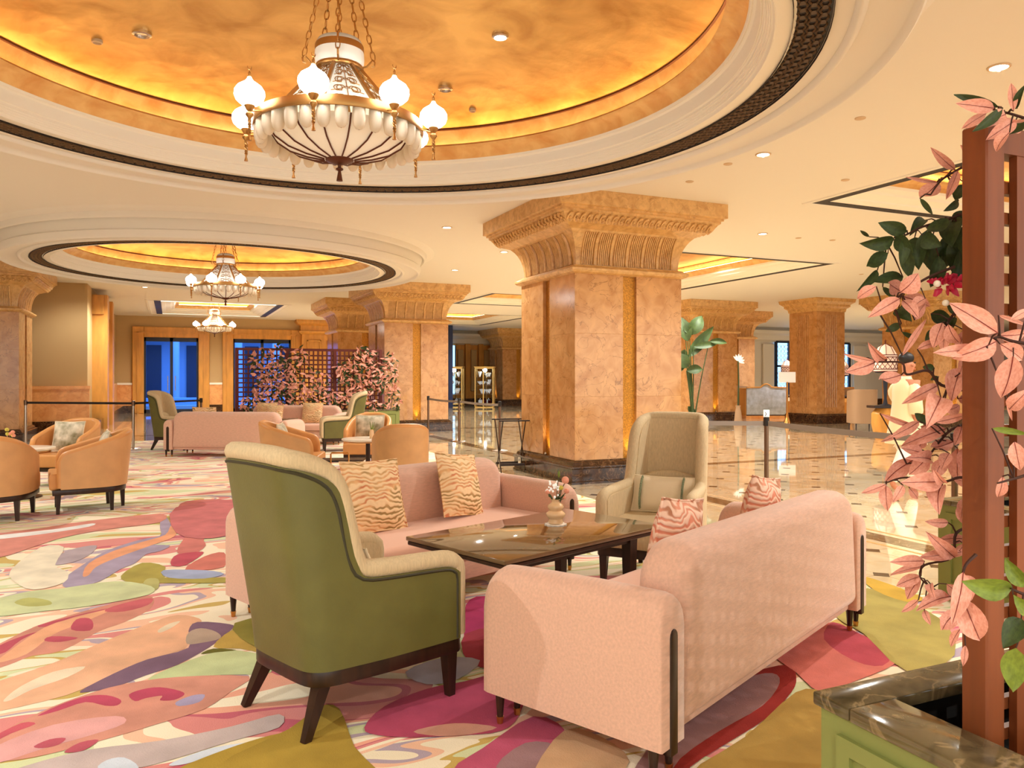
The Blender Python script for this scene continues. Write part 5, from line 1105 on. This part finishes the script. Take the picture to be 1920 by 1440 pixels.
# ------------------------------------------------------------------ glass display cabinets
def cabinet(px, z, label):
    r = thing('display_cabinet', label, 'cabinet', cp(px, z), hd(60), 'gold framed glass display cabinets'); H = 1.95; R = .52
    hexp = [(R * cos(rad(60 * k)), R * sin(rad(60 * k))) for k in range(6)]
    for z0, z1, e in ((0, .04, 0), (.14, .20, 0), (H - .1, H - .04, .0), (H - .04, H, .06)):
        MB().loft([[(x * (1 + e), y * (1 + e), z0) for x, y in hexp], [(x * (1 + e * 1.5), y * (1 + e * 1.5), z1) for x, y in hexp]]).build('frame_band', M['cabgold'], r, smooth=False)
    for x, y in hexp: MB().tube([(x * .96, y * .96, .04), (x * .96, y * .96, H - .1)], .028, 6).build('frame_post', M['cabgold'], r)
    for k in range(6):
        a, b = hexp[k], hexp[(k + 1) % 6]; q = .93
        MB().add([(a[0] * q, a[1] * q, .2), (b[0] * q, b[1] * q, .2), (b[0] * q, b[1] * q, H - .1), (a[0] * q, a[1] * q, H - .1)], [(0, 1, 2, 3)]).build('glass_pane', M['clear'], r, smooth=False)
    for zz in (.62, 1.04, 1.42): MB().loft([[(x * .9, y * .9, zz) for x, y in hexp], [(x * .9, y * .9, zz + .012) for x, y in hexp]]).build('shelf', M['chrome'], r, smooth=False)
    f = random.Random(int(px))
    for zz in (.2, .632, 1.052, 1.432):
        for k in range(5):
            a = k * 1.26 + f.random(); c = (.26 * cos(a), .26 * sin(a)); hh = f.uniform(.16, .3); b = MB()
            for t in range(7): b.tube([(c[0], c[1], zz + .03), (c[0] + f.uniform(-.1, .1), c[1] + f.uniform(-.1, .1), zz + hh)], [.012, .03], 5)
            nm = 'handbag' if zz < .3 else 'blossom_spray'
            if zz < .3: b = MB().rbox(c[0] - .09, c[1] - .05, zz, c[0] + .09, c[1] + .05, zz + .15, .02, 2).tube([(c[0] - .05, c[1], zz + .15), (c[0], c[1], zz + .24), (c[0] + .05, c[1], zz + .15)], .008, 5)
            b.build(nm, M['glint'] if zz > .3 or k % 2 else M['leafmagenta'], r)
    d = bpy.data.lights.new('cabinet_lamp', 'POINT'); d.energy = 22; d.color = (.95, 1, 1); d.shadow_soft_size = .1; o = bpy.data.objects.new('cabinet_lamp', d); COL.objects.link(o); o.location = (r.location.x, r.location.y, 1.78)
    return r
cabinet(909, 37.2, 'glass display cabinet with gold frame beside the distant column'); cabinet(851, 37.2, 'glass display cabinet half hidden by the second column')

# ------------------------------------------------------------------ reception area at the right
def desk(px, z, W_, label, mt, arch=True, rz=None):
    r = thing('reception_desk', label, 'desk', cp(px, z), -YAW if rz is None else rz, 'reception desks'); h = 1.06
    top = [(-W_ / 2, .13), (W_ / 2, .13), (W_ / 2, h)] + ([(x * W_ / 2, h + .13 * max(0, cos(x * 5.2)) * (abs(x) < .3)) for x in (.28, .2, .1, 0, -.1, -.2, -.28)] if arch else []) + [(-W_ / 2, h)]
    MB().slab(top, 0, .05, .01, 2).build('front_panel', M[mt], r)
    ed = [Vector((x, .02, z + .02)) for x, z in top[2:]]
    MB().tube(ed, .03, 6).build('top_edge', M['wood'], r); MB().tube([(-W_ / 2, .02, .12), (W_ / 2, .02, .12)], .03, 6).build('bottom_edge', M['dwood'], r)
    MB().rbox(-W_ / 2 - .03, .05, h - .05, W_ / 2 + .03, .8, h, .01, 1).build('worktop', M['wood'], r); MB().box(-W_ / 2 - .03, -.03, 0, W_ / 2 + .03, .8, .1).build('kick_base', M['wains'], r, smooth=False)
    for s in (-1, 1): MB().box(s * W_ / 2 - .03, .05, .1, s * W_ / 2 + .03, .75, h - .05).build('side', M['wood'], r, smooth=False)
    return r
desk(1437, 27.0, 1.38, 'reception desk with silvery relief front and arched timber top', 'silver'); desk(1577, 26.6, .90, 'reception desk with brown front right of the fluted pillar', 'chairgrey', False)
sr = thing('floor_sign', 'white rectangular sign on a brass pole before the relief desk', 'sign', cp(1476, 24.0), -YAW)
MB().lathe([(.12, 0), (.11, .02), (.05, .22), (.03, .35), (.028, 1.3)], 20).build('pole', M['brass'], sr); MB().rbox(-.26, -.015, 1.28, .26, .015, 1.61, .006, 1).build('sign_plate', M['sign'], sr)
def lounge_chair(px, z, a, label, mt, Wd=.66, H=.86):
    r = thing('lounge_chair', label, 'armchair', cp(px, z), hd(a), 'taupe chairs by the reception')
    k = [(0, -.33, H), (.16, -.325, H), (.27, -.28, H), (.32, -.16, H - .01), (.33, .05, H - .03), (.33, .25, H - .05), (.325, .30, H - .10)]; P = full_path(k, 3); ln = lambda p, z: .06 * max(0, z - .3)
    shell_wall(P, 0, .07, .20, ln, 4).build('shell', M[mt], r); MB().slab([(-.25, -.25), (.25, -.25), (.26, .31), (-.26, .31)], .22, .44, .03, 3, axis='z').build('seat_cushion', M['beige'], r)
    for x, y in ((-.26, .25), (.26, .25), (-.24, -.24), (.24, -.24)): leg(r, x, y, .21, x, y, .02, .014)
    MB().tube([(-.26, .25, .2), (.26, .25, .2), (.24, -.24, .2), (-.24, -.24, .2)], .014, 4, loop=True).build('base_rail', M['dwood'], r); return r
lounge_chair(1617, 21.0, 30, 'taupe upholstered tub chair seen from behind left of the person', 'chairgrey', H=1.12); lounge_chair(1384, 28.2, 100, 'light taupe chair half hidden behind the plant column', 'chairgrey', H=1.16)

# lattice drum lamps
def drum_lamp(px, py, z, R, H, label, foot=True):
    c = atz(px, py, z); r = thing('lattice_lamp', label, 'lamp', (c.x, c.y, 0), 0, 'domed lattice table lamps'); z0 = c.z - H / 2
    MB().lathe([(R, z0), (R, z0 + H), (R * .97, z0 + H + .02), (R * .6, z0 + H + R * .75), (.01, z0 + H + R * 1.05)], 24).build('shade', M['shade'], r)
    l = MB(); n = 14
    for s in (-1, 1):
        for k in range(n): l.tube([((R + .008) * cos(2 * pi * k / n + s * t * .16), (R + .008) * sin(2 * pi * k / n + s * t * .16), z0 + .04 + (H - .08) * t / 6) for t in range(7)], .007, 4)
    l.build('lattice', M['maroon'], r)['kind'] = 'stuff'
    for zz in (z0, z0 + .05, z0 + H - .05, z0 + H): MB().tube([((R + .01) * cos(2 * pi * k / 24), (R + .01) * sin(2 * pi * k / 24), zz) for k in range(24)], .010, 5, loop=True).build('band', M['maroon'], r)
    for k in range(8): MB().tube([(R * q * cos(pi * k / 4), R * q * sin(pi * k / 4), z0 + H + R * hq) for q, hq in ((1.01, 0), (.62, .76), (.02, 1.07))], .008, 4).build('dome_rib', M['maroon'], r)
    MB().lathe([(.02, z0 + H + R), (.012, z0 + H + R * 1.2), (.02, z0 + H + R * 1.25), (.002, z0 + H + R * 1.45)], 8).build('finial', M['maroon'], r)
    MB().lathe([(.16, .79), (.05, .83), (.03, .95), (.06, z0 - .05), (R * .9, z0 - .03), (R * .9, z0)], 16).build('lamp_foot', M['frame'], r)
    return r
def console(px, z, label, W_=.7):
    r = thing('console_table', label, 'table', cp(px, z), -YAW, 'consoles under the lattice lamps')
    MB().rbox(-W_ / 2, -.2, .73, W_ / 2, .2, .79, .008, 1).build('tabletop', M['dwood'], r); MB().lathe([(.22, 0), (.24, .04), (.30, .35), (.30, .60), (.20, .73)], 20).build('drum_base', M['wood'], r)
console(1660, 18.0, 'dark topped console under the large lattice lamp'); drum_lamp(1660, 681, 18.0, .25, .38, 'large domed lattice lamp with pink glow left of the person')
console(1581, 26.5, 'dark console behind the fluted pillar'); drum_lamp(1581, 695, 26.5, .17, .30, 'small domed lattice lamp right of the fluted pillar')
console(1477, 27.5, 'dark console behind the relief desk'); drum_lamp(1476, 693, 27.5, .20, .26, 'small lattice lamp peeping above the white sign')

# ------------------------------------------------------------------ walking person
pz = 9.9; pf = cp(1697, pz); PR = thing('person', 'person with short black hair in loose cream silk tunic walking right', 'person', pf, hd(YAW / rad(1) + 80))
# local axes: +y is the walking direction, x to their right
def skinned(name, V_, E_, R_, m, parent, sub=2):
    me = bpy.data.meshes.new(name); me.from_pydata(V_, E_, []); o = bpy.data.objects.new(name, me); COL.objects.link(o)
    md = o.modifiers.new('s', 'SKIN'); md.use_smooth_shade = True; me.skin_vertices.new() if not me.skin_vertices else None
    for i, r_ in enumerate(R_): me.skin_vertices[0].data[i].radius = (r_, r_) if not isinstance(r_, tuple) else r_
    me.skin_vertices[0].data[0].use_root = True
    sb = o.modifiers.new('b', 'SUBSURF'); sb.levels = sb.render_levels = sub
    dg = bpy.context.evaluated_depsgraph_get(); ev = o.evaluated_get(dg); nm = bpy.data.meshes.new_from_object(ev); o.modifiers.clear(); o.data = nm
    nm.materials.clear(); nm.materials.append(M[m]); nm.polygons.foreach_set('use_smooth', [True] * len(nm.polygons)); o.parent = parent; KIDS.setdefault(parent.name, []).append(o); return o
V_ = [(0, 0, .92), (0, 0, 1.12), (0, .01, 1.32), (0, .02, 1.42), (0, .03, 1.50), (0, .045, 1.58), (0, .05, 1.66),
      (.16, .01, 1.37), (.20, -.05, 1.12), (.19, .0, .90), (.19, .03, .82), (-.16, .01, 1.37), (-.20, .10, 1.14), (-.18, .24, 1.0), (-.17, .29, .96),
      (.09, .0, .86), (.10, -.10, .48), (.10, -.26, .10), (.10, -.18, .04), (-.09, .0, .86), (-.10, .12, .48), (-.10, .20, .08), (-.10, .32, .04)]
E_ = [(0, 1), (1, 2), (2, 3), (3, 4), (4, 5), (5, 6), (2, 7), (7, 8), (8, 9), (9, 10), (2, 11), (11, 12), (12, 13), (13, 14), (0, 15), (15, 16), (16, 17), (17, 18), (0, 19), (19, 20), (20, 21), (21, 22)]
R_ = [.13, .12, .14, .065, .055, .085, .075, .06, .045, .032, .036, .06, .045, .032, .036, .085, .055, .038, .035, .085, .055, .038, .035]
skinned('body', V_, E_, R_, 'skin', PR)
tu = MB().loft([[(a_ * cos(2 * pi * k / 20), .01 + b_ * sin(2 * pi * k / 20), z) for k in range(20)] for z, a_, b_ in ((.60, .26, .24), (.75, .235, .205), (.95, .205, .165), (1.12, .19, .145), (1.26, .20, .135), (1.34, .195, .12), (1.39, .15, .095), (1.425, .085, .07), (1.46, .065, .06))])
for s_, el, ha in ((1, (.245, -.04, 1.14), (.235, -.02, 1.0)), (-1, (-.245, .08, 1.16), (-.22, .16, 1.07))):
    tu.tube(smooth_open([Vector((s_ * .14, .01, 1.335)), Vector((s_ * .205, -.005, 1.27)), Vector(el), Vector(ha)], 3), [.062, .068, .072, .076, .078, .080, .082, .084, .084, .078], 10)
tu.build('tunic', M['cloth'], PR, ang=80)
skinned('trousers', [(0, 0, .75), (.10, -.02, .62), (.10, -.12, .42), (.10, -.26, .12), (-.10, .02, .62), (-.10, .12, .42), (-.10, .20, .12)], [(0, 1), (1, 2), (2, 3), (0, 4), (4, 5), (5, 6)], [.14, .11, .09, .07, .11, .09, .07], 'white', PR)
MB().sphere((0, .015, 1.695), .098, 16, 10, .84, 1.02, .80).build('hair', M['hair'], PR)
MB().sphere((0, .135, 1.60), .016, 8, 6, .8, 1, 1.4).build('nose', M['skin'], PR)
for s in (-1, 1):
    MB().sphere((s * .085, .045, 1.61), .024, 8, 6, .4, .8, 1.2).build('ear', M['skin'], PR); MB().sphere((s * .034, .118, 1.635), .011, 8, 6).build('eye', M['hair'], PR)
    hx, hy, hz = ((.19, .03, .82) if s > 0 else (-.17, .29, .96))
    for k in range(4): MB().tube([(hx + s * .0 + (k - 1.5) * .0, hy + (k - 1.5) * .018, hz - .01), (hx, hy + (k - 1.5) * .02 + .008, hz - .055 - .01 * (k in (1, 2))), (hx - s * .012, hy + (k - 1.5) * .018 + .012, hz - .09 - .012 * (k in (1, 2)))], [.0095, .009, .007], 6).build('finger', M['skin'], PR)
    MB().tube([(hx, hy + .03, hz), (hx - s * .01, hy + .052, hz - .03), (hx - s * .015, hy + .055, hz - .055)], [.011, .010, .007], 6).build('thumb', M['skin'], PR)
MB().tube([(0, .14, 1.555), (0, .142, 1.555)], .014, 6).build('mouth', M['rose'], PR)
PR.location.z = -.0
# ------------------------------------------------------------------ chandeliers
def chain(parent, A, B, n, r=.0045):
    A, B = Vector(A), Vector(B); d = (B - A); L_ = d.length / n; d = d.normalized(); u = d.orthogonal().normalized(); v = d.cross(u); b = MB()
    for i in range(n):
        c = A + d * L_ * (i + .5); s = u if i % 2 else v
        b.tube([c + d * (L_ * .62 * cos(q * pi / 4)) + s * (L_ * .26 * sin(q * pi / 4)) for q in range(8)], r, 4, loop=True)
    return b.build('chain', M['bronze'], parent)
def make_chandelier(label, loc, rz=0):
    r = thing('chandelier', label, 'chandelier', loc, rz, 'gilt chandeliers with eight white globes')
    R = .585; zr = 0.0                                     # ring height is the local zero
    MB().lathe([(R - .012, zr - .035), (R, zr - .035), (R + .006, zr - .02), (R, zr + .03), (R - .012, zr + .03)], 64, cap=False).build('ring_band', M['bronze'], r)
    MB().lathe([(R - .10, zr + .02), (R, zr + .02), (R, zr + .028), (R - .10, zr + .028)], 64, cap=False).build('ring_shelf', M['bronze'], r)
    cup = MB().lathe([(.040, 0), (.043, -.04), (.043, -.10), (.036, -.135), (.022, -.155), (.004, -.162)], 14, cap=False)
    cm_ = None
    for k in range(30):
        a = 2 * pi * k / 30; l = ((R - .05) * cos(a), (R - .05) * sin(a), zr - .005)
        if cm_ is None: cm_ = cup.build('glass_cup', M['cupglass'], r, loc=l).data
        else: put('glass_cup', cm_, r, l)
    prof = [(R - .11, -.04), (R - .15, -.10), (R - .24, -.16), (R - .36, -.20), (.10, -.225), (.02, -.23)]
    MB().lathe(prof, 48, cap=False).build('bowl', M['bowl'], r, ang=80)
    rb = MB().tube([(q + .004, 0, z - .004) for q, z in prof[:-1]], .006, 5); rm = None
    for k in range(16):
        if rm is None: rm = rb.build('bowl_rib', M['brownmetal'], r).data
        else: put('bowl_rib', rm, r, (0, 0, 0), (0, 0, 2 * pi * k / 16))
    MB().lathe([(.005, -.21), (.10, -.222), (.095, -.235), (.04, -.255), (.012, -.26), (.012, -.28), (.026, -.288), (.026, -.296), (.010, -.305), (.016, -.34), (.022, -.375), (.004, -.378)], 24).build('bottom_finial', M['brownmetal'], r, ang=50)
    # openwork cone
    rt, zt, zb, rbm = .145, .405, .03, .46
    MB().lathe([(rbm, zb), (rt, zt)], 8, cap=False).build('panel_glass', M['panelglass'], r, smooth=False)
    post_ = MB().tube([(rbm + .012, 0, zb), (rt + .010, 0, zt)], .016, 4); pmx = None
    for k in range(8):
        a = 2 * pi * k / 8
        if pmx is None: pmx = post_.build('cone_rib', M['bronze'], r, rot=(0, 0, a)).data
        else: put('cone_rib', pmx, r, (0, 0, 0), (0, 0, a))
    sc = MB(); ca = pi / 8
    def onp(u, t):      # u across the panel (-1..1), t up the panel (0..1)
        rr = (rbm + (rt - rbm) * t) * cos(ca) + .006; hw = (rbm + (rt - rbm) * t) * sin(ca); p = Vector((rr, u * hw * .86, zb + (zt - zb) * t)); return p
    for row, (t0, s_) in enumerate(((.13, 1), (.36, 1), (.57, 1), (.76, 1), (.91, .8))):
        for sg in (-1, 1):
            sc.tube([onp(sg * (.10 + .32 * (1 - cos(q * .62)) * .8), t0 + .085 * s_ * sin(q * .62) * (1 - .04 * q)) for q in range(9)], .0035, 3)
            sc.tube([onp(sg * (.52 + .26 * cos(q * .7)), t0 + .07 * s_ * sin(q * .7)) for q in range(9)], .0035, 3, loop=True)
            sc.tube([onp(sg * .9, t0 - .08), onp(sg * .4, t0 - .02), onp(0, t0 + .06)], .003, 3)
    sc.tube([onp(0, .02), onp(0, .98)], .0035, 3)
    smx = None
    for k in range(8):
        a = 2 * pi * (k + .5) / 8
        if smx is None: smx = sc.build('scroll_panel', M['bronze'], r, rot=(0, 0, a)).data
        else: put('scroll_panel', smx, r, (0, 0, 0), (0, 0, a))
    MB().lathe([(.145, 0.400), (.165, 0.405), (.17, 0.415), (.165, 0.430), (.15, 0.435)], 32).build('collar', M['bronze'], r)
    MB().lathe([(.155, 0.430), (.168, 0.445), (.172, 0.485), (.170, 0.530)], 36, cap=False).build('cap_bowl', M['cap'], r, ang=80)
    MB().lathe([(.170, 0.530), (.170, 0.567), (.166, 0.579)], 36, cap=False).build('gold_rim', M['bronze'], r)
    MB().lathe([(.166, 0.579), (.15, 0.610), (.10, 0.633), (.02, 0.639)], 36).build('cap_top', M['cap'], r, ang=80)
    # suspension
    MB().lathe([(.02, 1.09), (.13, 1.085), (.19, 1.06), (.20, 1.035), (.17, 1.01), (.10, .99), (.03, .985)], 32).build('canopy', M['bronze'], r, ang=60)
    for k in range(5):
        a = 2 * pi * k / 5 + .35; c, s = cos(a), sin(a)
        hk = MB().tube([(q * c, q * s, z) for q, z in ((.16, .415), (.20, .42), (.225, .445), (.245, .465), (.26, .445), (.255, .42), (.235, .415))], .007, 5).build('hook', M['bronze'], r)
        chain(r, (.25 * c, .25 * s, .46), (.13 * c, .13 * s, 1.0), 9)
    chain(r, (0, 0, .635), (0, 0, .99), 6)
    # eight lamps
    for k in range(8):
        a = 2 * pi * k / 8; c, s = cos(a), sin(a); q = .665
        am = MB().tube([(R * c, R * s, -.02), ((R + .03) * c, (R + .03) * s, -.025), (q * c, q * s, -.04)], .006, 5).build('lamp_arm', M['bronze'], r)
        def L(prof, n, mt, seg=16, ang=60): return MB().lathe(prof, seg).build(n, M[mt], am, ang=ang, loc=(q * c, q * s, -.075))
        L([(.03, .075), (.035, .07), (.022, .045), (.012, .035), (.024, .02), (.026, .01), (.012, -.008), (.008, -.02)], 'socket', 'bronze')
        L([(.024, .072), (.058, .082), (.086, .108), (.097, .140), (.094, .168), (.076, .196), (.048, .216), (.027, .230), (.016, .246), (.010, .260)], 'globe', 'globe', 24, 80)
        L([(.012, .255), (.015, .262), (.006, .27), (.010, .282), (.004, .29), (.003, .30)], 'globe_tip', 'bronze', 10)
        MB().tube([(q * c + .014 * sin(t * .7), q * s, .240 + .016 * (1 - cos(t * .7)) - .012) for t in range(-3, 4)], [.001, .003, .0042, .005, .0042, .003, .001], 5).build('crescent', M['bronze'], am)
        tv = []
        for t in range(20): tv.append((q * c, q * s, -.09 - t * .0052))
        b = MB(); 
        for hx in (0, pi): b.tube([(q * c + .0055 * cos(t * .9 + hx), q * s + .0055 * sin(t * .9 + hx), z) for t, (_, _, z) in enumerate(tv)], [.009 - .00018 * t for t in range(20)], 4)
        b.build('twisted_stem', M['bronze'], am); L([(.004, -.110), (.008, -.115), (.006, -.125), (.014, -.155), (.002, -.157)], 'tassel', 'bronze', 10)
    return r
CH = make_chandelier('large gilt chandelier hanging in the near gold dome', (1.09, 5.49, 3.21), rad(20))
copy_tree(CH, None, (.97, 15.97, 3.21), rad(20), 'gilt chandelier hanging under the second, farther dome', 'gilt chandeliers with eight white globes')
copy_tree(CH, None, (1.45, 30.0, 3.28), rad(15), 'smallest, farthest gilt chandelier before the terrace doors', 'gilt chandeliers with eight white globes')
# outlet on the big column plinth, lanyard mark
op = at(1018, 872, .16)
ol = thing('power_outlet', 'small beige outlet plate on the dark plinth of the big column', 'outlet', (5.9 - .966, 10.9, .17), 0)
MB().rbox(-.006, -.045, -.06, .004, .045, .06, .004, 1).build('plate', M['cream'], ol); MB().rbox(-.009, -.012, -.02, -.005, .012, .02, .002, 1).build('socket', M['frame'], ol)
